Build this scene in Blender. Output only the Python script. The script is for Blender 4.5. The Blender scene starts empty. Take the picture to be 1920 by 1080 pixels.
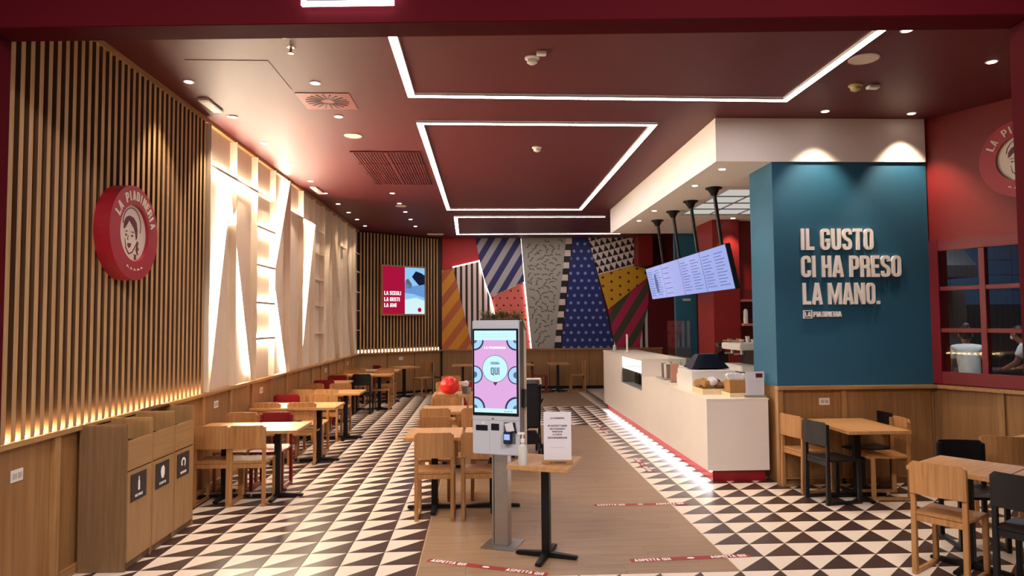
import bpy, bmesh, math, random
from mathutils import Vector, Matrix
R = math.radians
scene = bpy.context.scene
col = scene.collection
random.seed(7)

# ------------------------------------------------------------------ camera
H = 1.86
pitch, yaw, roll = R(2.78), R(2.523), R(-.43)
fwd = Vector((math.sin(yaw)*math.cos(pitch), math.cos(yaw)*math.cos(pitch), math.sin(pitch)))
rgt = Vector((math.cos(yaw), -math.sin(yaw), 0))
up = rgt.cross(fwd)
r2 = math.cos(roll)*rgt + math.sin(roll)*up
u2 = -math.sin(roll)*rgt + math.cos(roll)*up
cd = bpy.data.cameras.new('camera'); cam = bpy.data.objects.new('camera', cd); col.objects.link(cam)
cam.matrix_world = Matrix(((r2.x, u2.x, -fwd.x, 0), (r2.y, u2.y, -fwd.y, 0), (r2.z, u2.z, -fwd.z, H), (0, 0, 0, 1)))
cd.sensor_width = 36; cd.lens = 1287.6/1920*36; cd.clip_start = .05; cd.clip_end = 100
scene.camera = cam

# ------------------------------------------------------------------ world and exposure
w = bpy.data.worlds.new('world'); scene.world = w; w.use_nodes = True
bg = w.node_tree.nodes['Background']; bg.inputs[0].default_value = (.62, .57, .56, 1); bg.inputs[1].default_value = .16
scene.view_settings.view_transform = 'Standard'; scene.view_settings.look = 'None'
scene.view_settings.gamma = 1; scene.view_settings.use_curve_mapping = False
scene.view_settings.exposure = 0.42
SPOT_W = 46; LINE_E = 18.0; WALL_E = 125.0; GLOW_E = 150.0; WARM = (1, .80, .60)

# ------------------------------------------------------------------ materials
def srgb(r, g, b):
    f = lambda c: (c/255/12.92) if c/255 <= .04045 else ((c/255+.055)/1.055)**2.4
    return (f(r), f(g), f(b), 1)
MATS = {}
def nmat(name):
    m = bpy.data.materials.new(name); m.use_nodes = True; MATS[name] = m
    return m, m.node_tree, m.node_tree.nodes['Principled BSDF']
def mat(name, c, rough=.5, metal=0, var=.08, scale=8, bump=0, spec=.5, alpha=None, trans=0):
    if name in MATS: return MATS[name]
    m, t, b = nmat(name)
    b.inputs['Roughness'].default_value = rough; b.inputs['Metallic'].default_value = metal
    b.inputs['Specular IOR Level'].default_value = spec
    if trans: b.inputs['Transmission Weight'].default_value = trans
    tc = t.nodes.new('ShaderNodeTexCoord'); n = t.nodes.new('ShaderNodeTexNoise')
    n.inputs['Scale'].default_value = scale; n.inputs['Detail'].default_value = 4
    t.links.new(tc.outputs['Object'], n.inputs['Vector'])
    mx = t.nodes.new('ShaderNodeMix'); mx.data_type = 'RGBA'
    mx.inputs['A'].default_value = (c[0]*(1-var), c[1]*(1-var), c[2]*(1-var), 1)
    mx.inputs['B'].default_value = (min(1, c[0]*(1+var)), min(1, c[1]*(1+var)), min(1, c[2]*(1+var)), 1)
    t.links.new(n.outputs['Fac'], mx.inputs['Factor']); t.links.new(mx.outputs['Result'], b.inputs['Base Color'])
    if bump:
        bp = t.nodes.new('ShaderNodeBump'); bp.inputs['Strength'].default_value = bump; bp.inputs['Distance'].default_value = .01
        t.links.new(n.outputs['Fac'], bp.inputs['Height']); t.links.new(bp.outputs['Normal'], b.inputs['Normal'])
    return m
def wood(name, c1, c2, axis='z', rough=.5, scale=1.0):
    m, t, b = nmat(name)
    b.inputs['Roughness'].default_value = rough
    tc = t.nodes.new('ShaderNodeTexCoord'); mp = t.nodes.new('ShaderNodeMapping')
    s = {'z': (38, 38, 1.6), 'x': (1.6, 38, 38), 'y': (38, 1.6, 38)}[axis]
    mp.inputs['Scale'].default_value = [v*scale for v in s]
    n = t.nodes.new('ShaderNodeTexNoise'); n.inputs['Scale'].default_value = 1; n.inputs['Detail'].default_value = 5; n.inputs['Roughness'].default_value = .65
    oi = t.nodes.new('ShaderNodeObjectInfo'); ad = t.nodes.new('ShaderNodeVectorMath'); ad.operation = 'ADD'
    sc = t.nodes.new('ShaderNodeVectorMath'); sc.operation = 'SCALE'; sc.inputs[0].default_value = (7, 5, 9)
    t.links.new(oi.outputs['Random'], sc.inputs['Scale'])
    t.links.new(tc.outputs['Object'], ad.inputs[0]); t.links.new(sc.outputs[0], ad.inputs[1])
    t.links.new(ad.outputs[0], mp.inputs['Vector']); t.links.new(mp.outputs[0], n.inputs['Vector'])
    cr = t.nodes.new('ShaderNodeValToRGB'); cr.color_ramp.elements[0].position = .3; cr.color_ramp.elements[1].position = .72
    cr.color_ramp.elements[0].color = c1; cr.color_ramp.elements[1].color = c2
    t.links.new(n.outputs['Fac'], cr.inputs[0]); t.links.new(cr.outputs[0], b.inputs['Base Color'])
    bp = t.nodes.new('ShaderNodeBump'); bp.inputs['Strength'].default_value = .12; bp.inputs['Distance'].default_value = .002
    t.links.new(n.outputs['Fac'], bp.inputs['Height']); t.links.new(bp.outputs['Normal'], b.inputs['Normal'])
    return m
def emit(name, c, e):
    m = bpy.data.materials.new(name); m.use_nodes = True; t = m.node_tree; t.nodes.clear()
    o = t.nodes.new('ShaderNodeOutputMaterial'); s = t.nodes.new('ShaderNodeEmission')
    s.inputs[0].default_value = (c[0], c[1], c[2], 1); s.inputs[1].default_value = e
    t.links.new(s.outputs[0], o.inputs[0]); MATS[name] = m
    return m
oak1, oak2 = srgb(150, 108, 62), srgb(190, 148, 98)
OAK = wood('oak_vertical_grain', oak1, oak2, 'z'); OAKX = wood('oak_long_grain', oak1, oak2, 'x'); OAKY = wood('oak_cross_grain', oak1, oak2, 'y')
CHW = wood('chair_oak', srgb(158, 108, 60), srgb(196, 146, 92), 'z', .42); TBT = wood('tabletop_oak', srgb(172, 122, 72), srgb(206, 158, 104), 'y', .38)
WAIN = wood('wainscot_oak', srgb(140, 100, 58), srgb(170, 126, 78), 'z', .5, .7)
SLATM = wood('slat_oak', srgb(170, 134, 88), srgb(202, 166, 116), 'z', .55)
SLATS = wood('slat_side_brown', srgb(84, 54, 28), srgb(104, 70, 38), 'z', .65)  # slat sides in a darker brown than the front faces
SLATB = wood('slat_backing', srgb(42, 22, 12), srgb(54, 30, 16), 'z', .6)
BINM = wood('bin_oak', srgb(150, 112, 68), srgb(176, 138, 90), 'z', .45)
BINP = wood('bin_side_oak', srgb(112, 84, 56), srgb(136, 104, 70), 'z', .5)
BINX = wood('bin_oak_long', srgb(150, 112, 68), srgb(176, 138, 90), 'y', .45)
PALE = wood('pale_board', srgb(216, 200, 178), srgb(230, 215, 194), 'z', .6, .6)
RUN = wood('runner_laminate', srgb(132, 106, 80), srgb(164, 134, 104), 'x', .38, .8)
CEIL = mat('ceiling_maroon', srgb(90, 21, 28), .55, var=.04, scale=2)
REDW = mat('red_paint', srgb(124, 15, 12), .5, var=.05); DRED = mat('deep_red_paint', srgb(92, 14, 18), .45, var=.05)
FAS = mat('fascia_red', srgb(70, 6, 16), .7, var=.05, scale=2, spec=.06); GRL = mat('grille_red', srgb(96, 20, 26), .5)
CHR = mat('chair_red', srgb(128, 14, 24), .4); CHK = mat('chair_black', srgb(15, 14, 19), .45); BLK = mat('black_metal', srgb(13, 12, 14), .45, .3)
BLUE = mat('blue_paint', srgb(32, 90, 118), .6, var=.04, scale=2)
WHT = mat('white_plaster', srgb(246, 236, 226), .6, var=.02); WPL = mat('white_plastic', srgb(232, 228, 222), .4, var=.02)
LETW = mat('white_letter', srgb(252, 248, 244), .5, var=.02)
COUN = mat('counter_front', srgb(240, 230, 220), .5, var=.04, scale=3, bump=.1); COUT = mat('counter_top', srgb(240, 230, 210), .3, var=.03)
PLR = mat('plinth_red', srgb(150, 14, 34), .35)
TW = mat('tile_ivory', srgb(232, 216, 196), .3, var=.05, scale=5); TD = mat('tile_dark', srgb(66, 48, 44), .3, var=.08, scale=5)
GRT = mat('grout', srgb(196, 180, 160), .7)
STEEL = mat('brushed_steel', srgb(176, 170, 164), .32, .9, var=.1, scale=30); GREY = mat('kiosk_grey', srgb(196, 202, 214), .4, var=.03)
KBLK = mat('bezel_black', srgb(10, 12, 26), .2); SGN = mat('sign_charcoal', srgb(42, 38, 36), .5)
SKIN = mat('skin', srgb(168, 112, 92), .5); SHIRT = mat('shirt_white', srgb(222, 222, 220), .8, bump=.3, scale=14); HAIR = mat('hair_dark', srgb(30, 22, 20), .6)
LEAF = mat('leaf_green', srgb(104, 108, 44), .6, var=.3, scale=30); PAPER = mat('paper_white', srgb(222, 220, 226), .7, var=.02)
INK = mat('ink_dark', srgb(60, 56, 66), .7); KRAFT = mat('kraft_paper', srgb(176, 128, 76), .7, var=.15, scale=20)
BTL = mat('bottle_plastic', srgb(205, 205, 200), .25, var=.04); TAPE = mat('tape_red', srgb(150, 44, 40), .5)
KBL = mat('kitchen_blue', srgb(66, 92, 120), .35, var=.1, scale=1.5); KST = mat('kitchen_steel', srgb(120, 112, 108), .35, .6, var=.2, scale=2)
FAB = mat('stroller_fabric', srgb(26, 24, 32), .9, bump=.3, scale=40)
LINE = emit('led_line', (1, .90, .93), LINE_E); WLED = emit('wall_led', (1, .86, .66), WALL_E); SLED = emit('slat_led', (1, .70, .36), GLOW_E)
PLED = emit('plinth_led', (.95, .95, 1), 14); LENS = emit('downlight_lens', (1, .86, .74), 9); DIM = emit('panel_light', (1, .95, .86), .42)
MUL = emit('mural_led', (1, .85, .78), 5); SHW = emit('showcase_light', (1, 1, .95), 2.2); SIGNL = emit('sign_tube', (1, .97, 1), 6)
def glassmat():
    m = bpy.data.materials.new('clear_glass'); m.use_nodes = True; t = m.node_tree; t.nodes.clear()
    o = t.nodes.new('ShaderNodeOutputMaterial'); a = t.nodes.new('ShaderNodeBsdfTransparent'); g = t.nodes.new('ShaderNodeBsdfGlossy')
    g.inputs['Roughness'].default_value = .03; a.inputs[0].default_value = (.93, .95, .96, 1)
    mx = t.nodes.new('ShaderNodeMixShader'); f = t.nodes.new('ShaderNodeFresnel'); f.inputs[0].default_value = 1.45
    gb = t.nodes.new('ShaderNodeNewGeometry'); ml = t.nodes.new('ShaderNodeMath'); ml.operation = 'MULTIPLY_ADD'; ml.inputs[1].default_value = -1; ml.inputs[2].default_value = 1; t.links.new(gb.outputs['Backfacing'], ml.inputs[0])
    m2 = t.nodes.new('ShaderNodeMath'); m2.operation = 'MULTIPLY'; t.links.new(f.outputs[0], m2.inputs[0]); t.links.new(ml.outputs[0], m2.inputs[1]); t.links.new(m2.outputs[0], mx.inputs[0]); t.links.new(a.outputs[0], mx.inputs[1]); t.links.new(g.outputs[0], mx.inputs[2]); t.links.new(mx.outputs[0], o.inputs[0])
    return m
GLS = glassmat()
# node expression helper for printed patterns
class X:
    def __init__(s, t, sock): s.t, s.s = t, sock
    def op(s, o, *a):
        n = s.t.nodes.new('ShaderNodeMath'); n.operation = o
        s.t.links.new(s.s, n.inputs[0])
        for i, v in enumerate(a):
            if isinstance(v, X): s.t.links.new(v.s, n.inputs[i+1])
            else: n.inputs[i+1].default_value = v
        return X(s.t, n.outputs[0])
    def __add__(s, o): return s.op('ADD', o)
    def __sub__(s, o): return s.op('SUBTRACT', o)
    def __mul__(s, o): return s.op('MULTIPLY', o)
    def fr(s): return s.op('FRACT')
    def ab(s): return s.op('ABSOLUTE')
    def lt(s, o): return s.op('LESS_THAN', o)
def pattern(name, c0, c1, fn, rough=.6):
    m, t, b = nmat(name); b.inputs['Roughness'].default_value = rough
    g = t.nodes.new('ShaderNodeNewGeometry'); sp = t.nodes.new('ShaderNodeSeparateXYZ'); t.links.new(g.outputs['Position'], sp.inputs[0])
    f = fn(X(t, sp.outputs[0]), X(t, sp.outputs[2]))
    mx = t.nodes.new('ShaderNodeMix'); mx.data_type = 'RGBA'; mx.inputs['A'].default_value = c0; mx.inputs['B'].default_value = c1
    t.links.new(f.s, mx.inputs['Factor']); t.links.new(mx.outputs['Result'], b.inputs['Base Color'])
    return m
def stripes(ang, per, duty=.5, off=0):
    c, s = math.cos(R(ang)), math.sin(R(ang))
    return lambda x, z: ((x*c + z*s)*(1/per) + off).fr().lt(duty)
def dots(per, rad, ox=0, oz=0):
    def f(x, z):
        zz = (z+oz)*(1/per); row = zz.op('FLOOR'); xx = (x+ox)*(1/per) + row*.5
        a = xx.fr() - .5; c = zz.fr() - .5
        return (a*a + c*c).lt((rad/per)**2)
    return f
def crosses(per, arm, th):
    def f(x, z):
        zz = z*(2/per); row = zz.op('FLOOR'); xx = x*(.5/per*1) + row*.5
        a = (xx.fr() - .5).ab()*(2*per); c = (zz.fr() - .5).ab()*(per/2)
        h = a.lt(arm)*c.lt(th); v = a.lt(th)*c.lt(arm)
        return (h+v).op('MINIMUM', 1.0)
    return f
def tris(pw, ph):
    ca, sa = math.cos(R(15)), math.sin(R(15))
    def f(x, z):
        u = x*ca + z*sa; v = z*ca - x*sa
        vv = v*(1/ph); row = vv.op('FLOOR'); uu = (u*(1/pw) + row*.35).fr(); q = vv.fr()
        return ((uu-.5).ab()*2.1 + q*1.1).lt(1.0)
    return f

# ------------------------------------------------------------------ mesh helpers
class B:
    def __init__(s): s.v, s.f, s.m, s.k = [], [], [], 0
    def add(s, vs, fs):
        o = len(s.v); s.v += [tuple(v) for v in vs]
        for f in fs: s.f.append([o+i for i in f]); s.m.append(s.k)
        return s
    def box(s, x0, x1, y0, y1, z0, z1, M=None):
        vs = [Vector((x, y, z)) for z in (z0, z1) for y in (y0, y1) for x in (x0, x1)]
        if M: vs = [M @ v for v in vs]
        return s.add(vs, [(0, 2, 3, 1), (4, 5, 7, 6), (0, 1, 5, 4), (2, 6, 7, 3), (0, 4, 6, 2), (1, 3, 7, 5)])
    def cyl(s, p0, p1, r, n=14, r1=None):
        p0, p1 = Vector(p0), Vector(p1); r1 = r if r1 is None else r1
        d = (p1-p0).normalized(); a = d.orthogonal().normalized(); b = d.cross(a)
        vs = []
        for p, q in ((p0, r), (p1, r1)):
            vs += [p + (a*math.cos(2*math.pi*i/n) + b*math.sin(2*math.pi*i/n))*q for i in range(n)]
        return s.add(vs, [[i, (i+1) % n, n+(i+1) % n, n+i] for i in range(n)] + [list(range(n))[::-1], list(range(n, 2*n))])
    def tube(s, pts, r, n=8):
        for a, b in zip(pts, pts[1:]): s.cyl(a, b, r, n)
        return s
    def lathe(s, prof, c=(0, 0, 0), n=16):
        vs = []; c = Vector(c)
        for r, z in prof: vs += [c+Vector((r*math.cos(2*math.pi*i/n), r*math.sin(2*math.pi*i/n), z)) for i in range(n)]
        fs = [[j*n+i, j*n+(i+1) % n, (j+1)*n+(i+1) % n, (j+1)*n+i] for j in range(len(prof)-1) for i in range(n)]
        return s.add(vs, fs + [list(range(n))[::-1], list(range((len(prof)-1)*n, len(prof)*n))])
    def poly(s, pts, O, U, V, t):
        """flat outline pts (u,v) on the plane O,U,V with thickness t along U x V"""
        O, U, V = Vector(O), Vector(U), Vector(V); N = U.cross(V).normalized(); n = len(pts)
        vs = [O+U*a+V*b for a, b in pts]; vs += [p+N*t for p in vs]
        return s.add(vs, [list(range(n))[::-1], list(range(n, 2*n))] + [[i, (i+1) % n, n+(i+1) % n, n+i] for i in range(n)])
    def mesh(s, name, mats, bevel=0, smooth=False):
        me = bpy.data.meshes.new(name); me.from_pydata(s.v, [], s.f)
        for m in (mats if isinstance(mats, (list, tuple)) else [mats]): me.materials.append(m)
        for p, k in zip(me.polygons, s.m): p.material_index = k
        bm = bmesh.new(); bm.from_mesh(me)
        bmesh.ops.recalc_face_normals(bm, faces=bm.faces)
        if bevel:
            bmesh.ops.bevel(bm, geom=[e for e in bm.edges if len(e.link_faces) == 2 and e.calc_face_angle(0) > .6], offset=bevel, segments=2, affect='EDGES', clamp_overlap=True)
        if smooth:
            for f in bm.faces: f.smooth = True
        bm.to_mesh(me); bm.free()
        if smooth:
            try: me.set_sharp_from_angle(angle=R(40))
            except Exception: pass
        return me
WM = {}
def wm(o): return WM.get(o.name, Matrix.Identity(4))
def empty(name, label, cat, loc, rz=0, group=None):
    o = bpy.data.objects.new(name, None); col.objects.link(o); o.empty_display_size = .1
    o.location = loc; o.rotation_euler = (0, 0, rz); WM[o.name] = Matrix.Translation(loc) @ Matrix.Rotation(rz, 4, 'Z')
    o['label'] = label; o['category'] = cat
    if group: o['group'] = group
    return o
def link(name, me, parent=None, world=True, label=None, kind=None):
    o = bpy.data.objects.new(name, me); col.objects.link(o)
    if parent:
        o.parent = parent
        if world: me.transform(wm(parent).inverted())
        WM[o.name] = wm(parent)
    if label: o['label'] = label
    if kind: o['kind'] = kind
    return o
def rebase(o, loc):
    """move a world-space top-level mesh's origin to loc"""
    o.data.transform(Matrix.Translation(-Vector(loc))); o.location = loc; WM[o.name] = Matrix.Translation(loc)
def tag(o, label, cat, group=None):
    o['label'] = label; o['category'] = cat
    if group: o['group'] = group
    return o
def struct(name, me): return link(name, me, kind='structure')
def bx(*a): return B().box(*a)
def copy_tree(o, parent=None):
    c = o.copy(); col.objects.link(c)
    if parent: c.parent = parent
    for ch in list(o.children): copy_tree(ch, c)
    return c
def place(proto, used, loc, rz, label, group, cat):
    o = proto if not used else copy_tree(proto)
    o.location = loc; o.rotation_euler = (0, 0, rz); o['label'] = label; o['category'] = cat; o['group'] = group
    WM[o.name] = Matrix.Translation(loc) @ Matrix.Rotation(rz, 4, 'Z')
    return o
SW = .155
def _round(pts, r, closed):
    if r <= 0: return [Vector(p) for p in pts]
    P = [Vector(p) for p in pts]; n = len(P); out = []
    for i in range(n):
        if not closed and i in (0, n-1): out.append(P[i]); continue
        a, c, b = P[i-1], P[i], P[(i+1) % n]; da, db = (a-c), (b-c); q = min(r, da.length*.5, db.length*.5)
        p0, p1 = c+da.normalized()*q, c+db.normalized()*q
        for k in range(5):
            t = k/4; out.append(p0*(1-t)**2+c*2*t*(1-t)+p1*t*t)
    return out
def _ribbon(b, pts, s, closed, t, f):
    n = len(pts); L, Rr = [], []
    for i in range(n):
        a = pts[i-1] if (closed or i) else None; c = pts[i]; d = pts[(i+1) % n] if (closed or i < n-1) else None
        ds = [(q).normalized() for q in ((c-a) if a is not None else None, (d-c) if d is not None else None) if q is not None and q.length > 1e-6]
        m = sum((Vector((-q.y, q.x)) for q in ds), Vector((0, 0))); m = m.normalized() if m.length > 1e-6 else Vector((0, 1))
        k = 1/max(.5, m.dot(Vector((-ds[0].y, ds[0].x)))); L.append(c+m*s/2*k); Rr.append(c-m*s/2*k)
    vs = [f(p, 0) for p in L]+[f(p, 0) for p in Rr]+[f(p, t) for p in L]+[f(p, t) for p in Rr]; fs = []
    for i in range(n if closed else n-1):
        j = (i+1) % n; fs += [(i, j, n+j, n+i), (2*n+i, 3*n+i, 3*n+j, 2*n+j), (i, 2*n+i, 2*n+j, j), (n+i, n+j, 3*n+j, 3*n+i)]
    if not closed: fs += [(0, n, 3*n, 2*n), (n-1, 3*n-1, 4*n-1, 2*n-1)]
    b.add(vs, fs)
def glyph(ch, s):
    """condensed block capitals: (width, [(points, closed, corner radius)])"""
    h = s/2; w = .46; l, r, bt, tp, m = h, w-h, h, 1-h, .5; q = .19
    G = {'I': (s, [([(h, 0), (h, 1)], 0, 0)]), 'L': (.40, [([(l, 1), (l, bt), (.40, bt)], 0, 0)]), 'O': (w, [([(l, bt), (r, bt), (r, tp), (l, tp)], 1, q)]),
      'Q': (w, [([(l, bt), (r, bt), (r, tp), (l, tp)], 1, q), ([(w*.5, .16), (w, -.06)], 0, 0)]), 'U': (w, [([(l, 1), (l, bt), (r, bt), (r, 1)], 0, q)]), 'C': (w, [([(r, .68), (r, tp), (l, tp), (l, bt), (r, bt), (r, .32)], 0, q)]),
      'G': (w, [([(r, .70), (r, tp), (l, tp), (l, bt), (r, bt), (r, .40)], 0, q), ([(w*.5, .45), (w, .45)], 0, 0)]), 'S': (w, [([(r, .72), (r, tp), (l, tp), (l, .56), (r, .44), (r, bt), (l, bt), (l, .28)], 0, q)]),
      'T': (.44, [([(0, tp), (.44, tp)], 0, 0), ([(.22, 0), (.22, 1)], 0, 0)]), 'H': (w, [([(l, 0), (l, 1)], 0, 0), ([(r, 0), (r, 1)], 0, 0), ([(l, m), (r, m)], 0, 0)]),
      'A': (.52, [([(h*.9, 0), (.245, 1)], 0, 0), ([(.52-h*.9, 0), (.275, 1)], 0, 0), ([(.12, .26), (.40, .26)], 0, 0)]), 'P': (w, [([(l, 0), (l, 1)], 0, 0), ([(l, tp), (r, tp), (r, .42), (l, .42)], 0, q)]),
      'R': (w, [([(l, 0), (l, 1)], 0, 0), ([(l, tp), (r, tp), (r, .48), (l, .48)], 0, q), ([(r-.03, .46), (r, .3), (r, 0)], 0, .1)]), 'E': (.40, [([(.40, tp), (l, tp), (l, bt), (.40, bt)], 0, 0), ([(l, m), (.36, m)], 0, 0)]),
      'F': (.40, [([(.40, tp), (l, tp), (l, 0)], 0, 0), ([(l, m), (.36, m)], 0, 0)]), 'M': (.70, [([(l, 0), (l, 1)], 0, 0), ([(.70-h, 0), (.70-h, 1)], 0, 0), ([(l+.01, .98), (.35, .14), (.69-h, .98)], 0, 0)]),
      'N': (.54, [([(l, 0), (l, 1)], 0, 0), ([(.54-h, 0), (.54-h, 1)], 0, 0), ([(l+.01, .98), (.53-h, .02)], 0, 0)]), 'D': (w, [([(l, bt), (r, bt), (r, tp), (l, tp)], 1, q*.8), ([(l, 0), (l, 1)], 0, 0)]),
      'B': (w, [([(l, bt), (r, bt), (r, m), (l, m)], 1, q*.6), ([(l, m), (r, m), (r, tp), (l, tp)], 1, q*.6)]), 'Z': (.42, [([(0, tp), (.36, tp), (.06, bt), (.42, bt)], 0, 0)]),
      '.': (s, [([(h, 0), (h, s)], 0, 0)]), '-': (.5, [([(0, m), (.5, m)], 0, 0)]), 'o': (.6, [([(h, .2), (.6-h, .2), (.6-h, .8), (h, .8)], 1, .2)])}
    return G.get(ch, G['-'])
def glyph_meshes(s, wd, ht, depth, sw=None):
    sw = sw or SW; x = 0; lay = []
    for ch in s:
        if ch == ' ': x += .24; continue
        w_, paths = glyph(ch, sw); lay.append((x, paths)); x += w_+.085
    tot = x-.085; out = []
    for gx, paths in lay:
        b = B()
        for k_, (pts, cl, r_) in enumerate(paths):
            _ribbon(b, _round([(p[0]+gx, p[1]) for p in pts], r_, cl), sw, cl, depth*(1+.06*k_), lambda p, z: (p.x/tot*wd, p.y*ht, z))
        out.append(b)
    return out
def text_me(s, wd, ht, depth, bold=0.):
    b = B()
    for g_ in glyph_meshes(s, wd, ht, depth): b.add(g_.v, g_.f)
    return b.mesh('lettering', [])
def frame(O, U, V):
    U, V = Vector(U).normalized(), Vector(V).normalized(); N = U.cross(V)
    return Matrix(((U.x, V.x, N.x, O[0]), (U.y, V.y, N.y, O[1]), (U.z, V.z, N.z, O[2]), (0, 0, 0, 1)))
def lettering(s, O, U, V, wd, ht, depth, m, parent, bold=.02, name='lettering', label=None):
    me = text_me(s, wd, ht, depth, bold); me.transform(frame(O, U, V)); me.materials.append(m)
    return link(name, me, parent, label=label)
def letters(s, O, U, V, wd, ht, depth, m, parent, bold=.02):
    for g_ in glyph_meshes(s, wd, ht, depth):
        me = g_.mesh('letter', m); me.transform(frame(O, U, V)); link('letter', me, parent)
def spot(parent, x, y, z, e=SPOT_W, ang=75, c=WARM, blend=.6, rad=.03, name='spot'):
    l = bpy.data.lights.new(name, 'SPOT'); l.energy = e; l.spot_size = R(ang); l.spot_blend = blend; l.color = c; l.shadow_soft_size = rad
    o = bpy.data.objects.new(name, l); col.objects.link(o); o.parent = parent
    o.location = wm(parent).inverted() @ Vector((x, y, z)); return o
def area(name, x, y, z, sx, sy, e, c, parent=None, rot=(0, 0, 0)):
    l = bpy.data.lights.new(name, 'AREA'); l.shape = 'RECTANGLE'; l.size = sx; l.size_y = sy; l.energy = e; l.color = c
    o = bpy.data.objects.new(name, l); col.objects.link(o); o.location = (x, y, z); o.rotation_euler = rot; return o

# ================================================================== SETTING
CZ = 4.16; WX = -3.06; GP = .3; CX, CY = -8.654, 18.004
A0 = Vector((5.13, 7.70)); AD = Vector((.4636, -.8860)); AN = Vector((-.8860, -.4636))   # angled red wall
def tx(c): return (c+CX)*GP
def ty(r): return (r+CY)*GP
# floor slab and tiles
fl = struct('floor', bx(-3.4, 11, -2.5, 19.6, -.25, -.009).mesh('floor', GRT))
g = .0022
b = B(); b.k = 0
b.add([(g, g, -.009), (GP-g, g, -.009), (GP-g, GP-g, -.009), (g, GP-g, -.009), (g, g, 0), (GP-g, g, 0), (GP-g, GP-g, 0), (g, GP-g, 0)],
      [(4, 6, 7), (0, 4, 7, 3), (3, 7, 6, 2)])
b.k = 1; b.add([(g, g, -.009), (GP-g, g, -.009), (GP-g, GP-g, -.009), (g, g, 0), (GP-g, g, 0), (GP-g, GP-g, 0)], [(3, 4, 5), (0, 1, 4, 3), (1, 2, 5, 4)])
tile_v, tile_f, tile_m = b.v, b.f, b.m
tile_me = bpy.data.meshes.new('tile'); tile_me.from_pydata(tile_v, [], tile_f); tile_me.materials.append(TW); tile_me.materials.append(TD)
for p, k in zip(tile_me.polygons, tile_m): p.material_index = k
cells = []
for r in range(-7, 46):
    for c in range(-2, 34):
        x, y = tx(c)+GP/2, ty(r)+GP/2
        if x < WX-.1 or y > 19.2: continue
        if 7 <= c < 15 and -1 <= r < 23: continue
        if 8 <= c < 17 and 32 <= r < 42: continue
        if x > 2.75 and y > 8.0: continue
        if y < 7.9 and (Vector((x, y))-A0).dot(AN) < -.2: continue
        cells.append((c, r, x, y))
def inview(x, y): return y > 5.0 and -.76*y-.2 < x < .80*y+.2
vis = sorted([c for c in cells if inview(c[2], c[3])], key=lambda c: c[3])[:300]; vs_ = set((c[0], c[1]) for c in vis)
for c, r, x, y in vis:
    o = link('tile', tile_me); o.parent = fl; o.location = (tx(c), ty(r), 0)
b = B()
for c, r, x, y in cells:
    if (c, r) in vs_: continue
    o0 = len(b.v); b.v += [(v[0]+tx(c), v[1]+ty(r), v[2]) for v in tile_v]
    for f, k in zip(tile_f, tile_m): b.f.append([o0+i for i in f]); b.m.append(k)
me = bpy.data.meshes.new('tile'); me.from_pydata(b.v, [], b.f); me.materials.append(TW); me.materials.append(TD)
for p, k in zip(me.polygons, b.m): p.material_index = k
link('tile', me, fl, kind='stuff')
# laminate runner and far patch, built plank by plank
pl_me = {}
def planks(x0, x1, y0, y1, wy):
    y = y0; k = 0
    while y < y1-.01:
        xs = [x0]; x = x0 + (.35, .95, .6, 1.15)[k % 4]
        while x < x1-.2: xs.append(x); x += 1.2
        xs.append(x1)
        for a, c in zip(xs, xs[1:]):
            key = (round(c-a, 3), wy)
            if key not in pl_me: pl_me[key] = bx(.0008, c-a-.0008, .0008, wy-.0008, -.009, .001).mesh('plank', RUN)
            o = link('plank', pl_me[key]); o.parent = fl; o.location = (a, y, 0)
        y += wy; k += 1
planks(tx(7)+.012, tx(15)-.012, ty(-1), ty(23), .2)
planks(tx(8), tx(17)-.012, ty(32), ty(42), .2)
for x in (tx(7), tx(15)-.012): link('edge_strip', bx(x, x+.012, ty(-1), ty(23), -.009, .003).mesh('edge_strip', mat('strip_brass', srgb(206, 176, 140), .3, .4)), fl)

# ceiling
ce = struct('ceiling', bx(-3.4, 11, 4.1, 19.6, CZ, CZ+.3).mesh('ceiling', CEIL))
link('access_hatch', bx(-2.58, -1.86, 6.0, 6.75, CZ-.004, CZ+.01).mesh('access_hatch', CEIL, .001), ce)
# LED lines
def led_line(nm, pts, label):
    e = empty(nm, label, 'light', (pts[0][0], pts[0][1], CZ), group='LED lines set in the maroon ceiling')
    for (x0, y0), (x1, y1) in zip(pts, pts[1:]):
        d = Vector((x1-x0, y1-y0, 0)); L = d.length; M = Matrix.Translation((x0, y0, CZ)) @ Matrix.Rotation(math.atan2(d.y, d.x), 4, 'Z')
        link('diffuser', B().box(-.036, L+.036, -.036, .036, -.022, -.001, M).mesh('diffuser', LINE), e)
        for s in (-1, 1): link('profile', B().box(-.04, L+.04, s*.038-.003, s*.038+.003, -.024, -.001, M).mesh('profile', WPL), e)
led_line('ceiling_light', [(-.70, 4.6), (-.70, 6.87), (3.17, 6.93), (3.17, 4.6)], 'front white LED line bent in an open U, nearest the entrance beam')
led_line('ceiling_light', [(-.70, 7.83), (2.02, 7.85), (2.03, 13.95), (-.67, 13.95), (-.70, 7.83)], 'closed rectangle of white LED line in the middle of the ceiling')
led_line('ceiling_light', [(2.68, 14.92), (-.56, 14.92), (-.62, 17.9), (3.6, 17.8)], 'rear white LED line closest to the patterned back wall')
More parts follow.
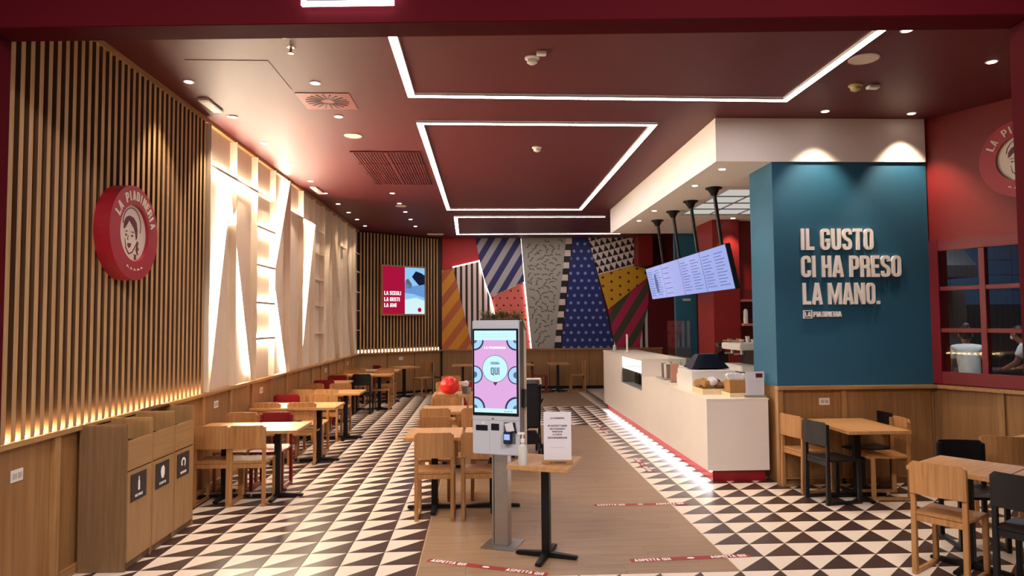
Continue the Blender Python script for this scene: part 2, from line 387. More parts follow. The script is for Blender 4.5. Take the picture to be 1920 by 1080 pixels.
# ceiling fittings
rim_me = B().lathe([(.052, -.006), (.052, 0), (.038, 0), (.038, -.006)], n=18).mesh('rim', WPL, smooth=True)
lens_me = B().lathe([(.037, -.009), (.037, -.001)], n=18).mesh('lens', LENS)
def downlight(x, y, z, label, grp, e=SPOT_W, ang=75, on=True):
    o = empty('downlight', label, 'downlight', (x, y, z), group=grp)
    for nm, m in (('rim', rim_me), ('lens', lens_me)):
        c = link(nm, m); c.parent = o
    if on and e: spot(o, x, y, z-.03, e, ang)
G1 = 'downlights along the left wall'; G2 = 'second row of ceiling downlights'
for i, y in enumerate((5.45, 6.55, 7.66, 8.80, 9.95, 11.18, 12.23, 13.34, 14.38, 15.35, 16.4)):
    lb = ['foremost, hidden behind the entrance beam', 'above the round logo sign', 'at the start of the white board wall', 'second along the white board wall', 'third along the white board wall', 'beside the far emergency light', 'sixth back from the hatch', 'seventh back from the hatch', 'eighth back from the hatch', 'ninth back from the hatch', 'last before the rear slatted wall'][i]
    if i in (0,): continue
    downlight(-2.77, y, CZ, 'small recessed downlight close to left wall, ' + lb, G1, e=SPOT_W*(1.5 if i < 3 else 1))
for i, y in enumerate((5.46, 6.56, 7.64, 12.23, 13.28, 14.31, 15.36, 16.48)):
    lb = ['half cut off by the entrance beam', 'in front of the square diffuser', 'behind the square diffuser', 'nearest behind the red grille', 'beside the flat round speaker', 'third behind the red grille', 'fourth behind the red grille', 'last of its row'][i]
    downlight(-1.585, y, CZ, 'small recessed downlight in the second row, ' + lb, G2)
downlight(3.81, 7.34, CZ, 'left of two downlights washing the white bulkhead over the blue wall', 'downlights washing the blue wall', e=95, ang=84)
downlight(4.83, 7.40, CZ, 'right of two downlights washing the white bulkhead over the blue wall', 'downlights washing the blue wall', e=95, ang=84)
downlight(4.59, 5.87, CZ, 'dim downlight at the dark right corner of ceiling', 'downlights washing the blue wall', e=22)
downlight(3.40, 5.23, CZ, 'downlight right of the front LED line, cut by the entrance beam', 'downlights washing the blue wall', e=22)
def disc(nm, x, y, z, r, label, cat, m=WPL, t=.012):
    o = link(nm, B().lathe([(r, -t*.5), (r*.93, -t), (r*.85, -t), (r*.85, -t*.8), (.001, -t*.8)][::-1] + [(r, 0)], (x, y, z), 28).mesh(nm, m, smooth=True)); rebase(o, (x, y, z)); tag(o, label, cat); return o
SPK = mat('speaker_cloth', srgb(214, 196, 188), .8, var=.2, scale=200)
disc('ceiling_speaker', -1.57, 8.43, CZ, .11, 'flat round white speaker in ceiling, left of the LED rectangle', 'speaker', SPK)
disc('ceiling_speaker', -1.59, 13.58, CZ, .11, 'flat round white speaker far back in left ceiling', 'speaker', SPK)
disc('ceiling_speaker', 3.39, 5.83, CZ, .13, 'flat round speaker right of the front LED line', 'speaker', SPK)
disc('access_cap', -2.75, 7.66, CZ, .05, 'small white cap near the emergency light by left wall', 'cap')
def detector(x, y, label, m=WPL, bracket=True):
    o = empty('smoke_detector', label, 'detector', (x, y, CZ))
    link('detector_base', B().lathe([(.065, 0), (.065, -.012), (.05, -.02)][::-1], (x, y, CZ), 20).mesh('detector_base', m, smooth=True), o)
    link('sensor_head', B().lathe([(.02, -.062), (.045, -.048), (.05, -.02)], (x, y, CZ), 20).mesh('sensor_head', m, smooth=True), o)
    if bracket: link('indicator', bx(x+.03, x+.11, y-.16, y-.10, CZ-.03, CZ).mesh('indicator', m, .004), o)
detector(.45, 5.88, 'smoke detector with indicator, inside the front LED line')
detector(.74, 8.97, 'smoke detector inside the closed LED rectangle', bracket=False)
YEL = mat('aged_plastic', srgb(190, 176, 120), .5)
detector(3.69, 6.51, 'yellowed smoke detector right of the front LED line', YEL, False)
o = link('alarm_indicator', bx(3.82, 3.93, 6.48, 6.56, CZ-.03, CZ).mesh('alarm_indicator', WPL, .006)); rebase(o, (3.87, 6.52, CZ)); tag(o, 'small white box beside the yellowed smoke detector', 'indicator')
o = empty('sprinkler', 'small sprinkler head in ceiling near the entrance, left of front LED line', 'sprinkler', (-1.58, 5.70, CZ))
link('escutcheon', B().lathe([(.03, -.006), (.04, 0)], (-1.58, 5.7, CZ)).mesh('escutcheon', STEEL), o)
link('nozzle', B().cyl((-1.58, 5.7, CZ), (-1.58, 5.7, CZ-.05), .01).cyl((-1.58, 5.7, CZ-.05), (-1.58, 5.7, CZ-.056), .025).mesh('nozzle', STEEL), o)
def emerg(x, y, sx, sy, label):
    o = empty('emergency_light', label, 'emergency light', (x, y, CZ), group='emergency lights in the ceiling')
    link('housing', bx(x-sx/2, x+sx/2, y-sy/2, y+sy/2, CZ-.03, CZ).mesh('housing', WPL, .006), o)
    link('lens', bx(x-sx*.35, x+sx*.35, y-sy*.4, y+sy*.4, CZ-.034, CZ-.029).mesh('lens', WPL), o)
emerg(-2.83, 7.23, .11, .42, 'long white emergency light near front end of left wall')
emerg(-2.83, 11.9, .11, .6, 'long white emergency light halfway along left wall')
emerg(-1.2, 17.9, .42, .12, 'white emergency light near the rear slatted wall')
# square swirl diffuser
o = empty('ceiling_vent', 'square swirl air diffuser in ceiling between the two downlight rows', 'vent', (-1.58, 7.1, CZ))
link('frame', bx(-1.86, -1.32, 6.85, 7.37, CZ-.006, CZ).mesh('frame', mat('vent_rose', srgb(140, 66, 62), .5), .002), o)
vb = mat('vent_dark', srgb(56, 16, 18), .6)
for k in range(20):
    a = 2*math.pi*k/20; M = Matrix.Translation((-1.59, 7.11, CZ-.006)) @ Matrix.Rotation(a, 4, 'Z')
    link('slot', B().box(.07, .22, -.008, .008, -.004, 0, M).mesh('slot', vb), o)
# red grille
o = empty('return_air_grille', 'big red slotted return air grille in ceiling, left of LED rectangle', 'grille', (-1.25, 10.3, CZ))
link('frame', bx(-1.76, -.82, 9.2, 11.4, CZ-.004, CZ).mesh('frame', vb), o)
for k in range(24):
    x = -1.74+k*.0385
    link('slat', bx(x, x+.02, 9.22, 11.38, CZ-.014, CZ-.004).mesh('slat', GRL), o)
link('divider', bx(-1.30, -1.27, 9.2, 11.4, CZ-.018, CZ-.003).mesh('divider', GRL), o)
for y in (9.2, 9.9, 10.6, 11.37): link('divider', bx(-1.76, -.82, y, y+.025, CZ-.017, CZ-.003).mesh('divider', GRL), o)

# entrance beam and jambs
def P3(x, y, z): return Vector((x, y, z))
bd = Vector((6.13, -.35, 0)).normalized(); bn = Vector((bd.y, -bd.x, 0))  # towards the camera
bp0 = Vector((-2.92, 4.28, 3.6))
bM = frame(bp0, bd, (0, 0, 1))   # local z points towards the camera
struct('trim_1', B().box(-.7, 8.5, 0, 1.6, 0, .2, bM).mesh('trim_1', FAS, .004))
struct('trim_2', B().box(-.7, .04, -3.6, -.001, 0, .2, bM).mesh('trim_2', FAS, .004))
struct('trim_3', B().box(6.115, 6.35, -3.6, -.001, 0, .2, bM).mesh('trim_3', FAS, .004))
struct('wall_front', B().box(6.351, 10.3, -3.6, -.001, 0, .16, bM).mesh('wall_front', FAS))
o = empty('lit_sign', 'white glowing tube outline of a square sign on the entrance beam', 'sign', bM @ Vector((1.9, .08, .2)))
for a in ((1.905, 2.44, .09, .112), (1.905, 2.44, .60, .622), (1.905, 1.927, .113, .599), (2.418, 2.44, .113, .599)):
    link('light_tube', B().box(a[0], a[1], a[2], a[3], .225, .25, bM).mesh('light_tube', SIGNL), o)
link('backing_panel', B().box(1.93, 2.415, .114, .598, .201, .235, bM).mesh('backing_panel', mat('sign_navy', srgb(40, 26, 48), .4)), o)
for a in (1.95, 2.39): link('bracket', B().box(a, a+.012, .10, .11, .2, .226, bM).mesh('bracket', BLK), o)

# ---- left wall
wl = struct('wall_left', bx(-3.4, -3.12, 3.9, 17.6, 0, CZ).mesh('wall_left', SLATB))
RZ = 1.10
link('rail', bx(-3.12, -3.02, 4.0, 17.25, RZ-.035, RZ).mesh('rail', OAKY, .002), wl)
link('baseboard', bx(-3.11, -3.045, 4.0, 17.25, 0, .07).mesh('baseboard', OAKY, .002), wl)
posts = [4.35, 5.12, 5.92, 6.72, 7.72, 8.55, 9.34, 10.15, 10.93, 11.71, 12.54, 13.26, 13.95, 14.7, 15.5, 16.35, 17.1]
for y0, y1 in zip(posts, posts[1:]): link('wood_panel', bx(-3.12, -3.075, y0+.012, y1-.012, .07, RZ-.036).mesh('wood_panel', WAIN), wl)
for y in posts: link('batten', bx(-3.12, -3.045, y-.035, y+.035, .07, RZ-.036).mesh('batten', OAK, .002), wl)
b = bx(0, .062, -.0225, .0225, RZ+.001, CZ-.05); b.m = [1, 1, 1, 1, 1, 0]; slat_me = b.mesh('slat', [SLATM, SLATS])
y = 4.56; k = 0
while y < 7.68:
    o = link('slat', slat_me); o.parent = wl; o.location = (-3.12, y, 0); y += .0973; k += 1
link('light_strip', bx(-3.1198, -3.085, 4.5, 7.68, RZ+.001, RZ+.01).mesh('light_strip', SLED), wl)
link('trim_strip', bx(-3.12, -3.05, 4.4, 17.2, CZ-.05, CZ-.001).mesh('trim_strip', OAKY), wl)
link('end_board', bx(-3.12, -3.05, 4.3, 4.5, RZ, CZ-.05).mesh('end_board', DRED), wl)
# pale boards with fins and LED strips (large letter relief)
bds = [7.72, 8.55, 9.34, 10.15, 10.93, 11.71, 12.54, 13.26, 13.95, 14.7, 15.5, 16.5, 17.2]
for y0, y1 in zip(bds, bds[1:]): link('wall_board', bx(-3.12, -3.10, y0+.003, y1-.003, RZ+.002, CZ-.05).mesh('wall_board', PALE), wl)
def fin(y0, z0, y1, z1, t=.014, dp=.09, led=0, side=1, name='fin'):
    d = Vector((0, y1-y0, z1-z0)); L = d.length; ang = math.atan2(d.z, d.y)
    M = Matrix.Translation((-3.10, y0, z0)) @ Matrix.Rotation(ang, 4, 'X')
    link(name, B().box(.001, dp, 0, L, -t/2, t/2, M).mesh('fin', PALE, .001), wl)
    if led:
        q = side*(t/2+.017)
        link('light_strip', B().box(.002, .014, L*led[0], L*led[1], q-.015, q+.015, M).mesh('light_strip', WLED), wl)
T = CZ-.06; BZ = RZ+.004
for yy in (8.55, 9.34, 10.15): fin(yy, BZ, yy, T)
fin(10.93, BZ, 10.93, T); fin(11.71, BZ, 11.71, T); fin(12.54, BZ, 12.54, T); fin(13.26, BZ, 13.26, T); fin(7.73, BZ, 7.73, T)
fin(7.74, 3.64, 8.54, 3.64, led=(0, 1), side=1); fin(8.56, 3.64, 9.33, 3.64, led=(0, 1), side=1); fin(9.35, 3.64, 10.14, 3.64, led=(0, 1), side=1)
fin(7.74, 3.62, 8.54, 3.62, led=(0, 1), side=-1); fin(8.56, 3.62, 9.33, 3.62, led=(0, 1), side=-1)
for z in (3.18, 2.66, 2.15, 1.66):
    fin(9.35, z, 10.14, z, led=(0, 1), side=1); fin(9.35, z-.02, 10.14, z-.02, led=(.1, 1), side=-1)
fin(7.76, BZ, 8.38, 3.60, led=(.12, 1), side=1); fin(8.40, 3.60, 9.27, BZ, t=.01, dp=.05, led=(.0, .95), side=-1)
fin(10.16, 2.66, 10.90, T, led=(0, 1), side=1); fin(10.16, 2.64, 10.90, BZ, dp=.05, led=(.1, .97), side=-1)
fin(11.0, 3.64, 11.7, 3.64, led=(0, 1), side=1); fin(11.72, 3.64, 12.53, 3.64, led=(0, 1), side=-1)
fin(11.73, 1.46, 12.5, 3.60, led=(.02, 1), side=1); fin(11.72, BZ, 11.74, 1.46)
for z in (3.57, 3.14, 2.66, 2.18, 1.67): fin(12.56, z, 13.24, z)
for a in ((13.3, 1.5, 13.95, T), (13.95, BZ, 13.95, T), (14.0, 3.3, 14.75, BZ), (14.45, T, 14.5, 2.6), (13.95, T, 14.75, 2.4), (14.75, BZ, 14.75, T), (15.5, BZ, 15.5, T), (15.5, 3.4, 16.45, BZ), (14.8, 3.5, 15.45, 3.5), (16.5, BZ, 16.5, T)): fin(*a)
for z in (3.55, 3.1, 2.6, 2.15, 1.67): fin(16.52, z, 17.15, z)
# ---- rear slatted wall, diagonal
D0 = Vector((-3.06, 17.2)); D1 = Vector((-1.12, 18.8)); dd = (D1-D0).normalized(); DL = (D1-D0).length
dM = frame((D0.x, D0.y, 0), (dd.x, dd.y, 0), (0, 0, 1))    # local x along wall, y up, z towards the room
wd_ = struct('wall_rear_left', B().box(-.3, DL+.1, 0, CZ, -.3, -.06, dM).mesh('wall_rear_left', SLATB))
link('rail', B().box(0, DL, RZ-.035, RZ, -.06, .03, dM).mesh('rail', OAKX), wd_)
for a in range(3): link('wood_panel', B().box(a*DL/3+.01, (a+1)*DL/3-.01, .06, RZ-.036, -.06, -.02, dM).mesh('wood_panel', WAIN), wd_)
link('baseboard', B().box(0, DL, 0, .06, -.06, .0, dM).mesh('baseboard', BLK), wd_)
n = int(DL/.0973)
for k in range(n):
    x = .04+k*.0973
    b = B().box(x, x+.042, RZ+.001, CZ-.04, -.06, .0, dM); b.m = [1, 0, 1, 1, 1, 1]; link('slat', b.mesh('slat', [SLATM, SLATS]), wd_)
link('light_strip', B().box(.02, DL-.03, RZ+.001, RZ+.07, -.0595, -.056, dM).mesh('light_strip', emit('rear_slat_led', (1, .78, .5), 14)), wd_)

# ---- back wall
MY = 18.95
wb = struct('wall_back', bx(-1.3, 11, MY, MY+.3, 0, CZ).mesh('wall_back', DRED))
link('rail', bx(-1.12, 5.0, MY-.09, MY, RZ-.03, RZ+.01).mesh('rail', OAKX, .002), wb)
link('baseboard', bx(-1.12, 5.0, MY-.05, MY, 0, .08).mesh('baseboard', BLK), wb)
xs = [-1.12, -.2, .8, 1.85, 2.95, 4.0, 5.0]
for a, c in zip(xs, xs[1:]): link('wood_panel', bx(a+.006, c-.006, MY-.04, MY, .08, RZ-.031).mesh('wood_panel', WAIN), wb)
# mural: separate printed boards at different depths
NAVY = srgb(42, 46, 104); GRYW = srgb(176, 172, 172)
PM = dict(
    red=mat('mural_red', srgb(190, 28, 36), .5, var=.04),
    yel=pattern('mural_yellow_stripe', srgb(222, 152, 44), srgb(190, 104, 62), stripes(-37, .40, .45)),
    bw=pattern('mural_vertical_stripe', srgb(232, 214, 206), srgb(40, 24, 20), stripes(0, .15, .42)),
    blue=pattern('mural_navy_stripe', srgb(176, 174, 178), NAVY, stripes(-31, .33, .5)),
    pink=pattern('mural_coral_dots', srgb(226, 110, 98), srgb(72, 18, 26), dots(.2, .027)),
    squig=mat('mural_grey', srgb(168, 166, 154), .6, var=.03),
    dots=pattern('mural_blue_dots', srgb(26, 40, 112), srgb(134, 152, 190), dots(.205, .042)),
    tri=pattern('mural_triangles', srgb(222, 206, 196), srgb(24, 14, 18), tris(.165, .185)),
    cross=pattern('mural_yellow_cross', srgb(208, 156, 28), srgb(66, 26, 26), crosses(.24, .038, .016)),
    pg=pattern('mural_pink_green', srgb(176, 36, 80), srgb(68, 70, 50), stripes(-32, .40, .48, .2)),
    bw2=pattern('mural_small_stripe', srgb(210, 200, 190), srgb(28, 16, 20), stripes(0, .155, .5, .3)))
PG = dict(red=[(-1.12, CZ), (-.17, CZ), (-.06, 3.53), (-1.12, 3.28)], yel=[(-1.12, 3.27), (-.79, 3.34), (-.26, 1.11), (-1.12, 1.11)],
    bw=[(-.79, 3.36), (-.06, 3.53), (.07, 3.07), (.21, 2.54), (.36, 2.05), (.6, 1.11), (-.26, 1.11)],
    blue=[(-.17, CZ), (1.09, CZ), (1.18, 2.95), (.24, 2.53), (.08, 2.97), (-.06, 3.53)],
    pink=[(.24, 2.53), (1.18, 2.95), (1.36, 1.11), (.6, 1.11), (.36, 2.05)],
    squig=[(1.09, CZ), (2.35, CZ), (1.98, 1.11), (1.36, 1.11)], dots=[(2.54, CZ), (2.96, CZ), (3.67, 1.11), (2.17, 1.11)],
    tri=[(2.96, CZ), (4.25, CZ), (4.23, 3.4), (3.23, 3.13)], cross=[(3.23, 3.13), (4.23, 3.4), (4.57, 3.31), (4.6, 3.04), (3.5, 2.17)],
    pg=[(3.5, 2.17), (4.6, 3.04), (4.65, 2.76), (4.63, 2.31), (4.33, 1.11), (3.67, 1.11)], bw2=[(4.63, 2.31), (4.62, 1.11), (4.33, 1.11)])
DP = dict(red=.03, yel=.05, bw=.04, blue=.09, pink=.06, squig=.10, dots=.05, tri=.07, cross=.05, pg=.03, bw2=.015)
LB = dict(red='plain red wall board in the top left of the patterned wall', yel='yellow board with orange slanting stripes, lowest left of patterned wall',
    bw='wall board with black and white upright stripes beside the yellow one', blue='wall board with wide navy and grey slanting stripes',
    pink='coral wall board with small dark dots behind the kiosk', squig='grey wall board covered in dark squiggles', dots='tall blue wall board with pale round dots',
    tri='wall board with rows of black triangles, top right', cross='mustard wall board with small dark crosses', pg='wall board with pink and dark green slanting stripes',
    bw2='small sliver of black and white striped board, far right')
mur = {}
for k_, poly in PG.items():
    t_ = DP[k_]; cx_ = sum(p[0] for p in poly)/len(poly)
    shr = [(cx_+(p[0]-cx_)*.996, p[1]) for p in poly]
    o = link('mural_board', B().poly(shr, (0, MY-.001, 0), (1, 0, 0), (0, 0, 1), t_).mesh('mural_board', PM[k_], .003)); rebase(o, (cx_, MY, min(p[1] for p in poly)))
    tag(o, LB[k_], 'wall board', 'printed boards of the patterned back wall'); mur[k_] = o
# the vector U x V = (1,0,0)x(0,0,1) = (0,-1,0): boards stand proud towards the room
def in_poly(x, z, P, m=.09):
    ins = True
    for (a, b_), (c, d_) in zip(P, P[1:]+P[:1]):
        e = Vector((c-a, d_-b_)).normalized(); q = (x-a)*e.y-(z-b_)*e.x
        if q < m: ins = False
    return ins
sq = B(); rnd = random.Random(3); z = 1.2; row = 0
while z < CZ:
    x = 1.0+(row % 2)*.11
    while x < 2.5:
        px_, pz_ = x+rnd.uniform(-.03, .03), z+rnd.uniform(-.03, .03); a = rnd.choice((-.6, .5, -.9, .2, 1.0, -.2)); amp = rnd.choice((1, 1, 0))
        P_ = [(a_, b_) for a_, b_ in PG['squig']]
        if in_poly(px_, pz_, P_, .1):
            up_, dn_ = [], []
            for i in range(7):
                t_ = (i/6-.5)*.15; yy = .028*math.sin(t_/.075*math.pi)*(1 if amp else 0) + (0 if amp else .03*math.cos(t_/.075*1.5)); nx_ = .013
                up_.append((t_, yy+nx_)); dn_.append((t_, yy-nx_))
            pts = up_+dn_[::-1]; ca, sa = math.cos(a), math.sin(a)
            sq.poly([(px_+u*ca-v*sa, pz_+u*sa+v*ca) for u, v in pts], (0, MY-.1012, 0), (1, 0, 0), (0, 0, 1), .002)
        x += .2
    z += .13; row += 1
link('squiggle', sq.mesh('squiggle', mat('squiggle_ink', srgb(92, 72, 68), .7)), mur['squig'], kind='stuff')
# black and white block border
o = empty('mural_border', 'stepped border of black and white blocks between grey and blue boards', 'border', (2.3, MY, 1.11))
bw_, bk_ = mat('block_white', srgb(226, 210, 200), .5), mat('block_black', srgb(26, 18, 22), .5)
nb = 18
for i in range(nb):
    z0 = 1.11+(CZ-1.11)*i/nb; z1 = 1.11+(CZ-1.11)*(i+1)/nb; s_ = (z0-1.11)/(CZ-1.11)*.37; off = -.02 if i % 2 else .0
    link('block', bx(1.97+s_+off, 2.175+s_+off, MY-.085 if i % 2 else MY-.07, MY-.001, z0+.002, z1-.002).mesh('block', bw_ if i % 2 else bk_), o)
def glow(x0, z0, x1, z1, yy):
    d = Vector((x1-x0, 0, z1-z0)); n_ = Vector((d.z, 0, -d.x)).normalized()*.014; a = Vector((x0, yy, z0)); c = Vector((x1, yy, z1)); v = [a-n_, a+n_, c+n_, c-n_]
    v += [p+Vector((0, .03, 0)) for p in v]
    return link('light_strip', B().add(v, [(0, 1, 2, 3), (4, 7, 6, 5), (0, 4, 5, 1), (1, 5, 6, 2), (2, 6, 7, 3), (3, 7, 4, 0)]).mesh('light_strip', MUL), wb)
glow(1.075, CZ-.02, 1.17, 2.95, MY-.09); glow(1.17, 2.95, 1.345, 1.12, MY-.09)
glow(-.07, 3.55, .065, 3.06, MY-.08); glow(.065, 3.06, .23, 2.54, MY-.08); glow(.23, 2.53, .35, 2.05, MY-.08); glow(-.8, 3.36, -.07, 3.53, MY-.05); glow(.25, 2.55, 1.17, 2.955, MY-.055)
# red bulkhead box at the right end of the mural
struct('trim_4', bx(4.23, 4.62, 18.3, MY-.12, 3.36, CZ-.001).mesh('trim_4', REDW, .003))

# ---- white bulkhead over the counter
SZ = 3.66
struct('ceiling_bulkhead', B().box(2.67, 3.42, 7.62, 14.05, SZ, CZ-.001).box(3.42, 5.12, 7.62, 9.3, SZ, CZ-.001).box(3.42, 7.0, 11.6, 14.05, SZ, CZ-.001).box(4.9, 7, 9.3, 11.6, SZ, CZ-.001).mesh('ceiling_bulkhead', WHT))
lp = empty('luminous_ceiling', 'grid of square white panels set into the bulkhead over the work area', 'ceiling panel', (4.1, 10.4, SZ+.03))
for i in range(3):
    for j in range(4): link('panel', bx(3.44+i*.49, 3.44+i*.49+.47, 9.32+j*.57, 9.32+j*.57+.55, SZ+.02, SZ+.04).mesh('panel', DIM), lp)
for i in range(4): link('grid_bar', bx(3.42+i*.49, 3.44+i*.49, 9.3, 11.6, SZ+.005, SZ+.045).mesh('grid_bar', mat('grid_grey', srgb(120, 126, 130), .5)), lp)
for j in range(5): link('grid_bar', bx(3.42, 4.9, 9.3+j*.57, 9.32+j*.57, SZ+.004, SZ+.044).mesh('grid_bar', MATS['grid_grey']), lp)
for i, (x, y) in enumerate(((2.88, 8.01), (2.86, 9.0), (2.84, 11.1), (2.84, 12.2))):
    downlight(x, y, SZ, 'downlight under the white bulkhead, ' + ['nearest the blue pillar', 'next to the nearest screen pole', 'between second and third poles', 'farthest back over the counter'][i], 'downlights under the bulkhead', e=34)
downlight(4.45, 11.9, SZ, 'downlight over the bright red partition behind the counter', 'downlights under the bulkhead', e=60)
# ---- blue pillar wall with wainscot
wp = struct('wall_blue', bx(3.32, 5.13, 7.64, 8.30, RZ, SZ-.001).mesh('wall_blue', BLUE))
wq = link('wainscot_core', bx(3.36, 5.13, 7.68, 8.30, 0, RZ-.001).mesh('wainscot_core', WAIN), wp)
link('rail', bx(3.30, 5.15, 7.58, 7.68, RZ-.03, RZ+.008).mesh('rail', OAKX, .002), wp)
link('corner_post', bx(3.31, 3.37, 7.61, 7.69, 0, RZ-.031).mesh('corner_post', OAK, .003), wp)
for a, c in ((3.38, 4.05), (4.11, 5.1)): link('wood_panel', bx(a, c, 7.655, 7.68, .09, RZ-.032).mesh('wood_panel', WAIN, .002), wp)
link('batten', bx(4.05, 4.11, 7.63, 7.68, .09, RZ-.032).mesh('batten', OAK, .002), wp)
link('baseboard', bx(3.37, 5.12, 7.645, 7.68, .07, .09).mesh('baseboard', OAKX), wp)
sg = empty('wall_lettering', 'raised white lettering IL GUSTO CI HA PRESO LA MANO on the blue wall', 'lettering', (4.2, 7.64, 1.86))
letters('IL GUSTO', (3.63, 7.638, 2.645), (1, 0, 0), (0, 0, 1), .84, .245, .025, LETW, sg, .035)
letters('CI HA PRESO', (3.625, 7.638, 2.335), (1, 0, 0), (0, 0, 1), 1.16, .245, .025, LETW, sg, .035)
letters('LA MANO.', (3.635, 7.638, 2.025), (1, 0, 0), (0, 0, 1), .89, .245, .025, LETW, sg, .035)
sg2 = empty('shop_logo', 'small white boxed LA and PIADINERIA logo under the slogan', 'logo', (3.85, 7.64, 1.86))
for a in ((3.635, 3.735, 1.868, 1.876), (3.635, 3.735, 1.952, 1.96), (3.635, 3.643, 1.876, 1.952), (3.727, 3.735, 1.876, 1.952)):
    link('logo_frame', bx(a[0], a[1], 7.618, 7.638, a[2], a[3]).mesh('logo_frame', LETW), sg2)
letters('LA', (3.653, 7.638, 1.888), (1, 0, 0), (0, 0, 1), .065, .053, .02, LETW, sg2, .02)
letters('PIADINERIA', (3.75, 7.638, 1.885), (1, 0, 0), (0, 0, 1), .325, .06, .02, LETW, sg2, .03)

# ---- angled red wall on the right with a window into the kitchen
aM = frame((A0.x, A0.y, 0), (AD.x, AD.y, 0), (0, 0, 1))   # x along wall towards viewer, y up, z: out of the room? fixed below
flip = 1 if (aM.to_3x3() @ Vector((0, 0, 1))).dot(Vector((AN.x, AN.y, 0))) > 0 else -1
def ab(b, x0, x1, z0, z1, d0, d1):
    """box on the angled wall: x along, z up, d = distance in front of its face"""
    a, c = sorted((d0*flip, d1*flip)); return b.box(x0, x1, z0, z1, a, c, aM)
b = B(); ab(b, 0, .13, RZ, CZ, -.2, 0); ab(b, .98, 5.0, RZ, CZ, -.2, 0); ab(b, .13, .98, RZ, 1.24, -.2, 0); ab(b, .13, .98, 2.66, CZ, -.2, 0); ab(b, 0, 5.0, 0, RZ, -.2, -.04)
wr = struct('wall_right', b.mesh('wall_right', REDW))
link('rail', ab(B(), 0, 5, RZ-.03, RZ+.008, -.04, .05).mesh('rail', OAKX), wr)
link('baseboard', ab(B(), 0, 5, .06, .10, -.04, -.01).mesh('baseboard', OAKX), wr)
ps = [.0, .72, 1.5, 2.3, 3.1, 3.9, 4.8]
for a, c in zip(ps, ps[1:]):
    link('wood_panel', ab(B(), a+.03, c-.03, .1, RZ-.031, -.04, -.022).mesh('wood_panel', WAIN), wr); link('batten', ab(B(), a-.03, a+.03, .0, RZ-.031, -.04, .0).mesh('batten', OAK), wr)
MAG = mat('window_crimson', srgb(116, 8, 32), .4)
wn = struct('window_1', ab(ab(ab(ab(B(), .02, .15, 1.12, 2.74, .0, .03), .96, 1.1, 1.12, 2.74, .0, .03), .15, .96, 1.12, 1.26, .0, .03), .15, .96, 2.62, 2.74, .0, .03).mesh('window_1', MAG, .004))
link('mullion', ab(B(), .565, .625, 1.26, 2.62, -.06, .02).mesh('mullion', MAG, .003), wn)
for z in (1.70, 2.17):
    link('glazing_bar', ab(B(), .15, .565, z, z+.045, -.05, .015).mesh('glazing_bar', MAG, .003), wn); link('glazing_bar', ab(B(), .625, .96, z, z+.045, -.05, .015).mesh('glazing_bar', MAG, .003), wn)
for x0, x1 in ((.15, .565), (.625, .96)):
    for z0, z1 in ((1.26, 1.70), (1.745, 2.17), (2.215, 2.62)): link('pane', ab(B(), x0, x1, z0, z1, -.03, -.026).mesh('pane', GLS), wn)

